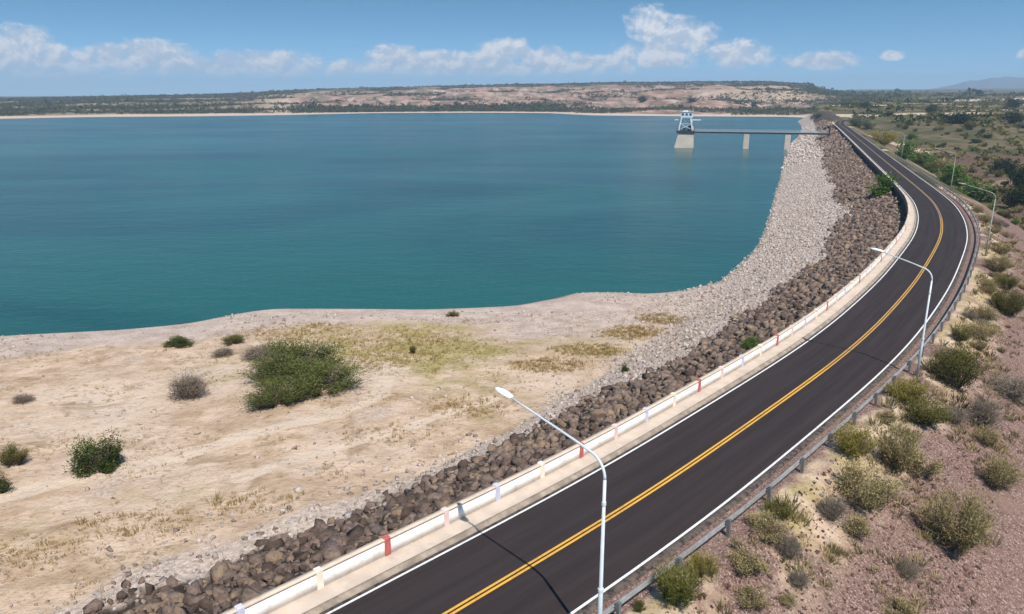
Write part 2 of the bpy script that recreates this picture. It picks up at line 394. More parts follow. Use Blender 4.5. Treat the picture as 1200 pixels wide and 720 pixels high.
def ground_mat():
    m, n, b, o = mat_new('ground'); p = n.pos()
    z1 = n.sepc(n.attr('zone_a').outputs['Color']); z2 = n.sepc(n.attr('zone_b').outputs['Color'])
    a1 = n.attr('zone_a').outputs['Alpha']; a2 = n.attr('zone_b').outputs['Alpha']
    big = n.noise(p, .05, 5, .6); mid = n.noise(p, .35, 6, .65); fine = n.noise(p, 3.5, 5, .7); tiny = n.noise(p, 14, 3, .7)
    peb = n.voro(p, 5.5, 1); pebs = n.sepc(peb)
    jit = n.math('MULTIPLY', n.math('SUBTRACT', n.noise(p, .8, 5, .7), .5), .9)
    def edge(z, w=.35): return n.ramp(n.math('ADD', z, jit), .5-w, .5+w)
    # sandy shelf
    c = n.mix(n.ramp(mid, .33, .67), (.40,.268,.170), (.60,.445,.325))
    c = n.mix(n.ramp(big, .42, .66), c, (.60,.455,.345))
    c = n.mix(n.ramp(fine, .52, .75, 0, .6), c, (.235,.155,.085))
    c = n.mix(n.ramp(tiny, .56, .72, 0, .55), c, (.66,.53,.42))
    c = n.mix(n.ramp(n.noise(p, 1.1, 5, .7, 1.), .55, .66, 0, .65), c, (.21,.145,.075))
    c = n.mix(n.ramp(n.noise(p, .16, 6, .7, .8), .54, .66, 0, .6), c, (.255,.165,.095))
    c = n.mix(n.ramp(n.noise(p, .11, 6, .7, .5), .55, .68, 0, .6), c, n.mix(n.ramp(pebs[1], .3, .9), (.36,.28,.235), (.60,.49,.42)))
    # yellow green grass
    g = n.mix(n.ramp(fine, .35, .68), (.225,.185,.06), (.46,.37,.155))
    c = n.mix(n.math('MULTIPLY', edge(a1), .9), c, g)
    # worn track / pale dirt
    # beach
    be = n.mix(n.ramp(mid, .35, .65), (.40,.30,.245), (.52,.41,.345)); be = n.mix(n.ramp(pebs[0], .6, .95, 0, .45), be, (.60,.50,.43))
    be = n.mix(n.ramp(pebs[1], .8, 1., 0, .5), be, (.20,.14,.115))
    c = n.mix(edge(z2[0]), c, be)
    # plain
    pl = n.mix(n.ramp(n.noise(p, .028, 6, .65), .36, .64), (.062,.060,.024), (.165,.122,.068))
    pl = n.mix(n.ramp(n.noise(p, .11, 6, .7), .50, .64, 0, .8), pl, (.052,.058,.022))
    pl = n.mix(n.ramp(n.noise(p, .007, 4, .6), .55, .70, 0, .7), pl, (.25,.175,.11))
    c = n.mix(edge(z2[1], .3), c, pl)
    pl = n.mix(n.ramp(n.noise(p, .05, 8, .8), .50, .60, 0, .7), pl, (.040,.042,.018)); pl = n.mix(n.ramp(n.noise(n.scalev(p, (.02,.011,.02)), 1., 7, .75), .57, .66, 0, .6), pl, (.27,.195,.135))
    # bluffs
    bl = n.mix(n.ramp(n.noise(n.scalev(p, (.016,.006,.11)), 1.5, 7, .7), .38, .62), (.215,.112,.078), (.44,.29,.215))
    bl = n.mix(n.ramp(n.noise(n.scalev(p, (.03,.010,.03)), 1., 9, .8), .45, .56, 0, .85), bl, (.13,.10,.062))
    bl = n.mix(n.ramp(n.noise(n.scalev(p, (.03,.012,.03)), 1., 7, .75), .54, .62, 0, .6), bl, (.56,.44,.36))
    c = n.mix(edge(z2[2], .3), c, bl)
    c = n.mix(n.math('MULTIPLY', edge(a2, .3), .8), c, n.mix(n.ramp(fine, .4, .7), (.56,.43,.32), (.66,.53,.42)))
    # pink gravel
    gr = n.mix(n.sepc(n.voro(p, 12, 1))[0], (.142,.080,.062), (.246,.152,.123))
    gr = n.mix(n.ramp(n.sepc(n.voro(p, 16, 1))[1], .78, .98, 0, .8), gr, (.46,.36,.31))
    gr = n.mix(n.ramp(n.sepc(n.voro(p, 6.5, 1))[2], .8, .95, 0, .75), gr, (.085,.047,.038))
    gr = n.mix(n.ramp(mid, .46, .72, 0, .6), gr, (.215,.142,.108))
    c = n.mix(edge(z1[2]), c, gr)
    # stone beds
    lt = n.mix(n.ramp(fine, .36, .64), (.40,.31,.25), (.64,.515,.43))
    lt = n.mix(n.ramp(tiny, .5, .64, 0, .75), lt, (.17,.125,.10))
    c = n.mix(edge(z1[1]), c, lt)
    dk = n.mix(n.sepc(n.voro(p, 1.3, 1))[0], (.065,.047,.036), (.18,.135,.105))
    dk = n.mix(n.ramp(n.voro(p, 1.3, 0), .35, .65, 0, .8), dk, (.022,.017,.014))
    c = n.mix(edge(z1[0], .25), c, dk)
    # wet rim along the waterline
    sp = n.n('SeparateXYZ'); n.put(sp.inputs[0], p)
    wet = n.ramp(n.math('ADD', sp.outputs[2], n.math('MULTIPLY', n.math('SUBTRACT', n.noise(p, .3, 4, .6), .5), .5)), -10.38, -10.22, .75, 0.)
    c = n.mix(wet, c, (.13,.075,.055))
    n.put(b.inputs['Base Color'], c); b.inputs['Roughness'].default_value = .95; b.inputs['Specular IOR Level'].default_value = .15
    h = n.math('ADD', n.math('MULTIPLY', fine, .6), n.math('MULTIPLY', n.math('ADD', tiny, n.voro(p, 12, 0)), .35))
    n1 = n.bump(h, .6, .10)
    n.put(b.inputs['Normal'], n.bump(n.noise(p, .06, 7, .7), .5, 3., n1)); return m
M['ground'] = ground_mat()

def stone_mat(name, c0, c1, c2):
    m, n, b, o = mat_new(name); p = n.pos()
    v = n.math('FRACT', n.math('ADD', n.attr('var').outputs['Fac'], n.n('ObjectInfo').outputs['Random']))
    c = n.mix(n.ramp(v, .0, .7), c0, c1); c = n.mix(n.ramp(v, .72, .8), c, c2); c = n.mix(n.ramp(v, .9, .95), c, tuple((x*.7+y*.3)*k for x, y, k in zip(c1, c0, (.85,.9,1.02))))
    c = n.mix(n.ramp(n.noise(p, 3.2, 6, .7), .42, .68, 0, .55), c, tuple(x*.55 for x in c0))
    c = n.mix(n.ramp(n.noise(p, 7., 4, .7), .55, .72, 0, .45), c, tuple(min(1, x*1.35) for x in c1))
    n.put(b.inputs['Base Color'], c); b.inputs['Roughness'].default_value = .9; b.inputs['Specular IOR Level'].default_value = .25
    n.put(b.inputs['Normal'], n.bump(n.noise(p, 5, 7, .75, .6), 1., .22)); return m
M['dark_stone'] = stone_mat('dark_stone', (.120,.080,.063), (.305,.215,.17), (.37,.26,.175))
M['light_stone'] = stone_mat('light_stone', (.44,.35,.29), (.70,.59,.515), (.30,.225,.18))
M['pebble'] = stone_mat('pebble', (.125,.068,.053), (.235,.145,.118), (.42,.34,.29))

def leaf_mat(name, a, b_, c_, trans=.17):
    m = bpy.data.materials.new(name); m.use_nodes = True; nt = m.node_tree; nt.nodes.clear(); n = NT(nt)
    v = n.attr('var').outputs['Fac']; rnd = n.n('ObjectInfo').outputs['Random']
    c = n.mix(n.ramp(v, 0, .75), a, b_); c = n.mix(n.ramp(v, .78, .95), c, c_)
    c = n.mix(n.math('MULTIPLY', rnd, .35), c, tuple(x*.6 for x in a))
    d = n.n('BsdfDiffuse'); t = n.n('BsdfTranslucent'); n.put(d.inputs[0], c); n.put(t.inputs[0], c)
    mx = n.n('MixShader'); mx.inputs[0].default_value = trans; nt.links.new(d.outputs[0], mx.inputs[1]); nt.links.new(t.outputs[0], mx.inputs[2])
    out = n.n('OutputMaterial'); nt.links.new(mx.outputs[0], out.inputs[0]); return m
LEAF = {
 'green': leaf_mat('green_leaves', (.045,.068,.017), (.125,.150,.040), (.25,.25,.09)),
 'feather': leaf_mat('feathery_leaves', (.060,.072,.020), (.150,.165,.050), (.28,.25,.10)),
 'bright': leaf_mat('bright_leaves', (.055,.11,.016), (.125,.22,.035), (.24,.34,.08)),
 'darkgreen': leaf_mat('dark_leaves', (.022,.038,.014), (.048,.070,.024), (.085,.10,.04)),
 'wood': leaf_mat('far_leaves', (.055,.066,.026), (.105,.108,.048), (.17,.145,.075)),
 'greygreen': leaf_mat('silver_leaves', (.12,.13,.075), (.20,.21,.13), (.28,.27,.19)),
 'olive': leaf_mat('olive_leaves', (.060,.058,.017), (.20,.175,.050), (.38,.31,.12)),
 'yellow': leaf_mat('yellow_leaves', (.17,.14,.030), (.34,.275,.065), (.45,.36,.16)),
 'yellowgreen': leaf_mat('yellow_green_leaves', (.085,.10,.02), (.25,.215,.05), (.42,.33,.13)),
 'dry': leaf_mat('dry_leaves', (.115,.088,.042), (.50,.395,.19), (.25,.205,.08)),
 'dead': leaf_mat('dead_twigs', (.15,.115,.09), (.30,.24,.185), (.42,.34,.26), .05),
 'straw': leaf_mat('straw_grass', (.32,.22,.095), (.52,.385,.20), (.26,.21,.075), .2),
 'ochre': leaf_mat('ochre_grass', (.30,.205,.07), (.46,.33,.13), (.28,.24,.085), .2),
}
M['bark'] = paint('bark', (.115,.085,.062), .95, .3, 6)

def water_mat():
    m, n, b, o = mat_new('lake_water'); p = n.pos()
    st = n.noise(n.scalev(p, (.007,.010,1)), 1.0, 4, .55, 1.2)
    c = n.mix(n.ramp(st, .35, .68), (.0048,.052,.053), (.0110,.088,.074))
    n.put(b.inputs['Base Color'], c)
    b.inputs['IOR'].default_value = 1.33; b.inputs['Specular IOR Level'].default_value = .36
    n.put(b.inputs['Roughness'], n.ramp(n.noise(n.scalev(p, (.004,.012,1)), 1.2, 5, .6, .4), .35, .65, .20, .24))
    h = n.math('ADD', n.noise(n.scalev(p, (.55,.9,1)), 1., 4, .6), n.math('MULTIPLY', n.noise(n.scalev(p, (.12,.25,1)), 1., 3, .5), 1.5))
    n.put(b.inputs['Normal'], n.bump(h, .20, .5)); return m
M['water'] = water_mat()

# ------------------------------------------------------------------ ground, one sheet out to the horizon
def build_ground():
    na = 560; ang = np.linspace(R(-64), R(64), na)
    rr = [15.]
    while rr[-1] < 13000: rr.append(rr[-1]*(1.0062 if rr[-1] < 2800 else 1.02))
    rr = np.array(rr); nr = len(rr)
    X = (rr[:, None]*np.sin(ang)[None]).ravel(); Y = (rr[:, None]*np.cos(ang)[None]).ravel()
    h, q = ground(X, Y)
    s, d, t, u, az, r = (q[k] for k in ('s','d','t','u','az','r'))
    wob = fbm(X, Y, 12, 4, 51)*2.2+fbm(X, Y, 3, 3, 52)*1.2
    side = sst(4.6, 5.4, d)
    dark_to = (16.3+wob+1.0*sst(120, 85, s))/narrow(s)**.8
    toe = np.where(t > 0, 19.6+wob+7.4*sst(95, 150, s)+6*sst(150, 170, s)+fbm(X, Y, 6, 3, 53)*1.5, 40)
    dark = np.maximum(side, sst(640, 670, s)*sst(-9, -7, d)*sst(7.5, 9.5, np.abs(near(ROAD, X, Y)[1])))*sst(dark_to+1.2, dark_to-1.2, d)*sst(1060, 1000, s)
    light = sst(dark_to-1.5, dark_to+.5, d)*sst(toe+1.5, toe-1.5, d)*sst(1180, 1050, s)
    far = sst(-30, 10, u)*(d > 0)
    light = light*(1-far)
    gravel = sst(-3.4, -3.9, d)*sst(-31, -27, d+wob)*sst(20, -20, s+wob*5-255-np.maximum(-d-6, 0)*3.2)
    verge = sst(-11.5, -6.5, d)*sst(-4.6, -5.2, d)*sst(-.35, .35, fbm(X, Y, 3.5, 4, 54)+.15)
    gravel = gravel*(1-.85*verge)
    plain = (1-gravel)*np.maximum((d < -3)*sst(-3.4, -3.9, d), (np.abs(d) < 5.3)*1.)*sst(40, 70, s)*(1-verge*(s < 270))
    grass = np.zeros_like(X)
    for px, py, rx, ry, k in GRASS:
        grass = np.maximum(grass, k*sst(1.3, .1, np.hypot((X-px)/rx, (Y-py)/ry)+.45*fbm(X, Y, 7, 5, 61)))
    grass *= (t > 3)*np.clip(.75+.9*fbm(X, Y, 2.2, 4, 62), .25, 1)
    grass = np.maximum(grass, verge*.55*(s < 270)*np.clip(.7+.8*fbm(X, Y, 1.6, 3, 63), 0, 1))
    beach = sst(15, 7, np.abs(t-2)+wob*1.6)*(y_lt(Y, 320))
    beach = np.maximum(beach, sst(34, 14, np.abs(t)+wob*3)*sst(-8, 8, X+Y*.05+wob*3)*(Y < 150))
    dirt = np.zeros_like(X)
    for pts, w in TRACKS:
        P = smooth_line(pts, max(1., w), w*1.5)
        _, dd = near(P, X, Y); dirt = np.maximum(dirt, sst(w*1.05, w*.5, np.abs(dd)+fbm(X, Y, max(2, w), 3, 71)*w*.5))
    # far bank
    ut = np.maximum(u, 0); onfar = (u > 0)*1.
    west = sst(420, 300, az)
    fb = onfar*sst(4, 14, u)
    bluff = fb*(1-sst(960, 1010, az))*sst(40, 90, ut+fbm(X, Y, 60, 3, 81)*40)*sst(1230, 1130, ut)*(1-.75*west)*(1-.62*sst(740, 880, az+fbm(X, Y, 200, 3, 85)*60)*sst(330, 520, ut))
    plain = np.maximum(plain, np.maximum(fb*sst(930, 1000, az), fb*np.maximum(np.maximum(sst(1130, 1230, ut), .62*sst(740, 880, az+fbm(X, Y, 200, 3, 85)*60)*sst(330, 520, ut)), west*.8*sst(30, 60, ut))))
    plain *= (1-bluff)
    far_w = 45+75*sst(420, 200, az)
    far_beach = (u > -24)*sst(far_w*1.2, far_w*.8, u+fbm(X, Y, 80, 3, 83)*30)*(d > 0)
    plain *= (1-far_beach); bluff *= (1-far_beach); beach = np.maximum(beach, far_beach); dirt = np.maximum(dirt, far_beach*.55); grass = np.maximum(grass, far_beach*sst(420, 200, az)*.6)
    yard = sst(1.15, .9, np.maximum(np.abs((X-392)/95), np.abs((Y-760-.25*(X-392))/34))+.12*fbm(X, Y, 40, 3, 91))*(u < 0)
    dirt = np.maximum(dirt, yard)
    for cx, cy, rx, ry in PALE:
        dirt = np.maximum(dirt, sst(1.1, .75, np.hypot((X-cx)/rx, (Y-cy)/ry)+.35*fbm(X, Y, rx*.4, 4, 93)))
    za = np.stack([dark, light, gravel, grass], 1); zb = np.stack([beach*(1-dark)*(1-light), plain, bluff, dirt*(1-dark)*(1-light)], 1)
    i = np.arange(nr-1)[:, None]*na+np.arange(na-1)[None]
    F = np.stack([i, i+1, i+na+1, i+na], -1).reshape(-1, 4)[:, ::-1]
    o = np_obj('ground', np.c_[X, Y, h], F, M['ground'], vattr=dict(zone_a=za, zone_b=zb), smooth=True)
    tag(o, kind='structure')
def y_lt(Y, v): return (Y < v)*1.
GRASS = [(-12,84,18,20,1.1),(-5,70,11,11,.62),(10,84,11,9,.55),(-24,92,10,8,.6),(-3,60,8,5,.4),(-30,75,11,10,.4),(-22,45,10,4,.4),(-32,40,8,4,.4)]
TRACKS = [([(-13,72),(-12,66),(-16,60),(-26,52),(-34,47)], 1.3), ([(-4,63),(-9,57.5),(-17,50)], .9), ([(150,300),(175,300),(205,285),(260,290)], 5), ([(190,395),(230,420),(235,500),(215,600)], 5),
          ([(160,285),(168,270),(158,258)], 4)]
PALE = [(560,860,90,16),(700,1150,170,30),(470,1050,60,20),(900,1500,300,50),(420,640,30,12),(620,1000,70,16),(210,300,24,10),(250,330,40,10)]
build_ground()

def build_water():
    # the lake reaches only to its banks: cut at the bank line on the right
    b = BANK[BANK[:, 1] < 1105]
    i0 = int(np.argmax(b[:, 1] > 33))
    pts = [(p[0]-8, p[1], WATER) for p in b[i0:]]
    m = MB(); n = len(pts)
    left = [(-6000, p[1], WATER) for p in pts]
    m.add([(-6000,30,WATER),(pts[0][0],30,WATER)]+[(q) for pr in zip(left, pts) for q in pr]+[(-6000,1900,WATER),(430,1900,WATER)],
          [(2*i, 2*i+1, 2*i+3, 2*i+2) for i in range(n+1)])
    tag(m.build('lake_water', M['water']), kind='structure')
build_water()

# ------------------------------------------------------------------ road, markings, kerb, sidewalk
S0, S1 = 42., 900.
V, F, uv = sweep(S0, S1, [(3.74,0.),(1.75,.02),(0,.035),(-1.75,.02),(-3.85,0.),(-3.95,-.09)], 2., closed=False)
tag(np_obj('road', V, F, M['asphalt'], uv=uv, smooth=True), kind='structure')
def crown(d): return float(np.interp(abs(d), [0,1.75,3.74], [.035,.02,0.]))+.005
def line(name, d, w, s0, s1, mat):
    V, F, uv = sweep(s0, s1, [(d+w/2, crown(d+w/2)), (d-w/2, crown(d-w/2))], 2., closed=False)
    tag(np_obj(name, V, F, mat), kind='structure')
line('edge_line', 3.48, .12, S0, 760, M['line_white']); line('edge_line', -3.48, .13, S0, 760, M['line_white'])
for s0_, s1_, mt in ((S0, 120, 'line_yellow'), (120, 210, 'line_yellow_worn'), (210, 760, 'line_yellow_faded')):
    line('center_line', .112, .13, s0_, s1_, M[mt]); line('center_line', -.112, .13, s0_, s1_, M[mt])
V, F, uv = sweep(S0, 712, [(3.745,-.05),(3.745,.02),(3.92,.135),(4.05,.15),(4.05,-.05)], 2., closed=False)
tag(np_obj('kerb', V, F, M['kerb']), kind='structure')
V, F, uv = sweep(S0, 712, [(4.053,-.05),(4.053,.155),(4.90,.165),(5.10,.165)], 2., closed=False)
tag(np_obj('sidewalk', V, F, M['sidewalk']), kind='structure')

# ------------------------------------------------------------------ parapet wall: white panels, coping, a coloured pillar every 3.5 m
wall = tag(empty('parapet_wall', rd(73.9, 5.0, .165)), 'long low white parapet wall with beige coping and coloured pillars along the lake side of the road', 'wall')
wl = wall.location.copy()
def wpart(name, VF, mat):
    V, F = VF[0]-np.array(wl), VF[1]
    return np_obj(name, V, F, mat, wall)
SP = 3.475; SA = 73.9-9*SP
NP = int((712-SA)/SP)
V, F, uv = sweep(SA, 712, rect(4.97, 5.12, .12, .93), 1.74); wpart('wall_panel', (V, F), M['white'])
V, F, uv = sweep(SA, 712, rect(4.93, 5.22, .933, 1.02), 1.74); wpart('coping', (V, F), M['coping'])
V, F, uv = sweep(SA, 712, rect(5.123, 5.34, -1.6, .90), 1.74); wpart('retaining_wall', (V, F), M['masonry_shade'])
CYC = ['lavender','cream','red','pink']
def pillar(k):
    mb = MB(); s = SA+k*SP; c = rd(s, 5.065, .60)
    mb.box(c, (.31,.32,.90), road_ang(s)); mb.box((c[0],c[1],1.068), (.31,.32,.035), road_ang(s), .8); return mb
for k in range(0, 100):
    col = CYC[(k-9) % 4]
    o = pillar(k).build('pillar', M[col], None, .015); o.data.transform(__import__('mathutils').Matrix.Translation(-wl)); o.parent = wall
    o['label'] = '%s painted square pillar' % col
far_p = MB()
for k in range(100, NP):
    q = pillar(k); far_p.add(q.v, q.f)
o = far_p.build('pillars', M['cream'], None); o.data.transform(__import__('mathutils').Matrix.Translation(-wl)); o.parent = wall; o['kind'] = 'stuff'

# ------------------------------------------------------------------ guardrail on the outer side
gr = tag(empty('guardrail', rd(85.1, -5.2, 0)), 'grey corrugated steel guardrail on dark posts along the outer edge of the road', 'guardrail')
gl = np.array(gr.location)
wprof = [(a+.3, z) for a, z in [(-5.20,.44),(-5.12,.49),(-5.12,.55),(-5.19,.60),(-5.12,.65),(-5.12,.71),(-5.20,.76),(-5.215,.76),(-5.135,.705),(-5.135,.655),(-5.205,.605),(-5.135,.545),(-5.135,.495),(-5.215,.44)]]
V, F, uv = sweep(50, 352, wprof, 2.15); np_obj('rail', V-gl, F, M['galv'], gr)
k = 0; s = 85.1-8*4.28
while s < 352:
    mb = MB(); a = road_ang(s); c = rd(s, -5.04, .15)
    mb.box(c-gl, (.16,.15,1.36), a); c2 = rd(s, -4.94, .6); mb.box(c2-gl, (.18,.06,.34), a)
    mb.build('post', M['galv_dark'], gr); s += 4.28

# ------------------------------------------------------------------ street lamps
def street_lamp(s, d, arm, rot, label, paint_='lamp'):
    x, y, _ = rd(s, d, 0); z = float(ground_z(x, y)[0])-.05
    a = road_ang(s)+math.pi/2+rot
    root = tag(empty('street_lamp', (x, y, z), a), label, 'street lamp', 'street lamps along the outer side of the road')
    hb = 8.15-z; h = 9.05-z
    mb = MB(); mb.tube([(0,0,0),(0,0,3.0),(0,0,3.05),(0,0,hb-.75)], [.105,.092,.075,.06], 14); mb.build('pole', M[paint_], root, smooth=True)
    pts = [(0,0,hb-.76)]
    for k in range(1, 9):
        t = k/8*R(76); rr = .85; pts.append((rr*(1-math.cos(t)), 0, hb-.75+rr*math.sin(t)))
    e = pts[-1]; n = 6
    pts += [(e[0]+(arm-.55-e[0])*i/n, 0, e[2]+(h-.02-e[2])*(i/n)**.92) for i in range(1, n+1)]
    mb = MB(); mb.tube(pts, [.058]+[.055]*8+[.05-.012*i/n for i in range(1, n+1)], 12); mb.build('arm', M[paint_], root, smooth=True)
    for zz in (3.02, hb-1.7):
        mb = MB(); mb.tube([(0,0,zz-.06),(0,0,zz+.06)], .112 if zz < 4 else .085, 14); mb.build('collar', M[paint_], root)
    mb = MB(); mb.box((0,0,.03), (.4,.4,.06)); 
    for sx in (-1,1):
        for sy in (-1,1): mb.tube([(sx*.15,sy*.15,.05),(sx*.15,sy*.15,.11)], .018, 6)
    mb.build('base_plate', M['galv_dark'], root)
    # luminaire: a long rounded shell, lens underneath
    mb = MB(); L = .98; x0 = arm-.62; tilt = R(7); rings = []
    for i in range(9):
        t = i/8; w = .19*math.sin(math.pi*(.13+.82*t))**.6; hh = .12*math.sin(math.pi*(.16+.76*t))**.6
        rings.append((x0+L*t, w, hh, h+L*t*math.tan(tilt)))
    n = 14; P = []
    for (X, w, hh, zc) in rings:
        for k in range(n):
            th = 2*math.pi*k/n; P.append((X, w*math.cos(th), zc+hh*math.sin(th)*(1. if math.sin(th) > 0 else .45)))
    mb.add(P, [(i*n+k, (i+1)*n+k, (i+1)*n+(k+1) % n, i*n+(k+1) % n) for i in range(8) for k in range(n)]+[tuple(range(n)), tuple(range(9*n-1, 8*n-1, -1))])
    hd = mb.build('lamp_head', M['lamp_head' if paint_ == 'lamp' else paint_], root, smooth=True)
    mb = MB(); P = []
    for i in range(9):
        t = i/8; rr = math.sin(math.pi*(.06+.88*t))**.5
        P += [(x0+.25+.6*t, .13*rr*k, h-.06+(.25+.6*t)*math.tan(tilt)-.035*rr*(1-k*k)) for k in (-1,-.5,0,.5,1)]
    mb.add(P, [(i*5+k, i*5+k+1, (i+1)*5+k+1, (i+1)*5+k) for i in range(8) for k in range(4)])
    mb.build('lens', M['lens'], hd)
    return root
street_lamp(83.0, -5.75, 5.45, -.02, 'nearest tall grey street lamp, arm reaching over the road at the bottom of the photo')
street_lamp(123.0, -5.75, 4.2, -.06, 'second tall grey street lamp, rising behind the guardrail at the start of the bend')
street_lamp(177.9, -6.0, 4.2, -.1, 'third grey street lamp, beyond the outside of the bend by a rounded green shrub', 'lamp_dull')
street_lamp(255.1, -6.2, 4.2, 0, 'far street lamp just past the bend, fourth along the guardrail', 'lamp_dull')
street_lamp(348.0, -6.0, 4.2, 0, 'farthest street lamp, standing in green shrubs beside the straight far road', 'lamp_dull')

# ------------------------------------------------------------------ intake tower and its footbridge
TA = Vector((107.0,474,0)); TB = Vector((185.5,448.5,0)); bd = (TB-TA).normalized(); brz = math.atan2(bd.y, bd.x)
tw = tag(empty('intake_tower', (107.0,474,WATER), brz), 'white framed intake tower on a tapered concrete base standing in the lake', 'tower')
mb = MB(); mb.add([(-6.4,-5,-1),(5.2,-5,-1),(5.2,5,-1),(-6.4,5,-1),(-4.1,-4.2,8.65),(4.9,-4.2,8.65),(4.9,4.2,8.65),(-4.1,4.2,8.65)], [(3,2,1,0),(4,5,6,7),(0,1,5,4),(1,2,6,5),(2,3,7,6),(3,0,4,7)]); mb.build('pedestal', M['pier'], tw, .1)
PZ = 9.9
mb = MB(); mb.box((0,0,PZ-.45), (10.6,9.4,1.55)); mb.build('platform', M['dark_steel'], tw)
mb = MB()
for i in range(9):
    for sy in (-4.6,4.6): mb.beam((-5.2+i*1.3,sy,PZ+.35),(-5.2+i*1.3,sy,PZ+1.45),.08,.08)
for sy in (-4.6,4.6):
    for zz in (.85,1.4): mb.beam((-5.2,sy,PZ+zz),(5.2,sy,PZ+zz),.07,.07)
for zz in (.85,1.4): mb.beam((-5.2,-4.6,PZ+zz),(-5.2,4.6,PZ+zz),.07,.07)
mb.build('railing', M['dark_steel'], tw)
LZ0, LZ1 = PZ+.35, 17.8
for sx in (-1,1):
    for sy in (-1,1):
        mb = MB(); mb.beam((sx*4.1,sy*3.2,LZ0),(sx*2.7,sy*2.4,LZ1),.75,.75); mb.build('leg', M['white_steel'], tw)
mb = MB()
for sy in (-1,1):
    for (a, b) in (((-4.0,LZ0+.5),(3.2,LZ0+4)),((4.0,LZ0+.5),(-3.2,LZ0+4)),((-3.3,LZ0+4.1),(3.3,LZ0+4.1))):
        mb.beam((a[0],sy*2.9,a[1]),(b[0],sy*2.75,b[1]),.3,.3)
for sx in (-1,1): mb.beam((sx*3.4,-2.8,LZ0+4.1),(sx*3.4,2.8,LZ0+4.1),.3,.3)
mb.build('bracing', M['white_steel'], tw)
mb = MB(); mb.beam((-6.9,-1.2,16.6),(8.4,-1.2,16.6),.45,.6); mb.beam((-6.9,1.2,16.6),(8.4,1.2,16.6),.45,.6)
for xx in (-6.7,-4.6,5.2,8.2): mb.beam((xx,-1.4,16.6),(xx,1.4,16.6),.4,.6)
mb.build('crane_beam', M['white_steel'], tw)
cab = MB(); cab.box((.1,0,19.55), (7.0,5.6,3.3)); cb = cab.build('cabin', M['white_steel'], tw, .08)
mb = MB(); mb.box((.1,0,21.35), (7.6,6.2,.25)); mb.box((-.9,0,21.8), (2.6,2.6,.7)); mb.build('cabin_roof', M['white_steel'], cb)
for xx in (-2.2,0.1,2.4):
    mb = MB(); mb.box((xx,-2.81,19.8),(1.3,.06,1.3)); mb.build('window', M['dark_steel'], cb)
mb = MB(); mb.box((2.2,-1.2,PZ+2.0), (2.0,2.2,3.2)); mb.tube([(2.2,-1.2,PZ+3.6),(2.2,-1.2,PZ+5.0)], .7, 12); mb.box((-1.2,.6,PZ+1.1),(1.6,2.,1.6)); mb.build('winch', M['dark_steel'], tw)

br = tag(empty('footbridge', (107.0,474,WATER), brz), 'long dark footbridge on two concrete piers from the dam to the intake tower', 'bridge')
LN = (TB-TA).length; PIERS = (36.0, 59.4)
for sy in (-.75,.75):
    mb = MB(); mb.box(((5.3+LN)/2,sy,PZ-.62), (LN-5.3,.3,.85)); mb.build('girder', M['dark_steel'], br)
for sy in (-1.04,1.04):
    mb = MB()
    for zz in (.75,1.3): mb.beam((5.3,sy,PZ+zz),(LN,sy,PZ+zz),.07,.07)
    for i in range(int((LN-5.3)/1.9)): mb.beam((5.4+i*1.9,sy,PZ+.25),(5.4+i*1.9,sy,PZ+1.33),.06,.06)
    mb.build('railing', M['rust'], br)
mb = MB(); mb.box(((5.3+LN)/2,0,PZ+.05), (LN-5.3,2.3,.45)); mb.build('slab', M['deck_grey'], br)
for xx in PIERS:
    mb = MB(); mb.box((xx,0,4.1), (3.3,3.0,10.0), 0, .93); p = mb.build('pier', M['pier'], br, .08)
    mb = MB(); mb.box((xx,0,9.05), (6.4,3.0,.5)); mb.build('pier_cap', M['dark_steel'], p)
g0 = TB-bd*.6
gt = tag(empty('bridge_gate', (g0.x,g0.y,-1.9), brz), 'small dark gate portal closing the footbridge at the dam crest', 'gate')
mb = MB()
for sy in (-1.25,1.25): mb.box((0,sy,2.6),(.5,.35,5.2))
mb.box((0,0,5.0),(.5,2.9,.5)); mb.build('gate_frame', M['dark_steel'], gt)
mb = MB(); mb.box((0,0,2.85),(.12,2.1,3.7)); mb.build('gate_leaf', M['dark_steel'], gt)

# ------------------------------------------------------------------ riprap
def stone_shape(npt, seed):
    """an angular block: the hull of a few random points"""
    import bmesh
    r = np.random.default_rng(seed); P = r.normal(size=(npt,3)); P /= np.linalg.norm(P, axis=1)[:, None]
    P = np.sign(P)*np.abs(P)**r.uniform(.6, 1.); P *= np.array([1, r.uniform(.6,.95), r.uniform(.5,.85)])
    P /= np.abs(P[:, :2]).max()
    bm = bmesh.new()
    for p in P: bm.verts.new(p)
    q = bmesh.ops.convex_hull(bm, input=bm.verts)
    bmesh.ops.delete(bm, geom=[g for g in q['geom_interior']+q['geom_unused'] if isinstance(g, bmesh.types.BMVert)], context='VERTS')
    bmesh.ops.triangulate(bm, faces=bm.faces); bmesh.ops.recalc_face_normals(bm, faces=bm.faces); bm.verts.index_update()
    V = np.array([v.co[:] for v in bm.verts]); F = np.array([[v.index for v in f.verts] for f in bm.faces]); bm.free()
    return V, F
def rand_rot(r, n):
    a = r.uniform(0, 2*np.pi, n); b = r.normal(0, .45, n); c = r.normal(0, .45, n)
    def M3(t, i, j):
        m = np.tile(np.eye(3), (n,1,1)); m[:, i, i] = np.cos(t); m[:, j, j] = np.cos(t); m[:, i, j] = -np.sin(t); m[:, j, i] = np.sin(t); return m
    return M3(a,0,1)@M3(b,1,2)@M3(c,0,2)
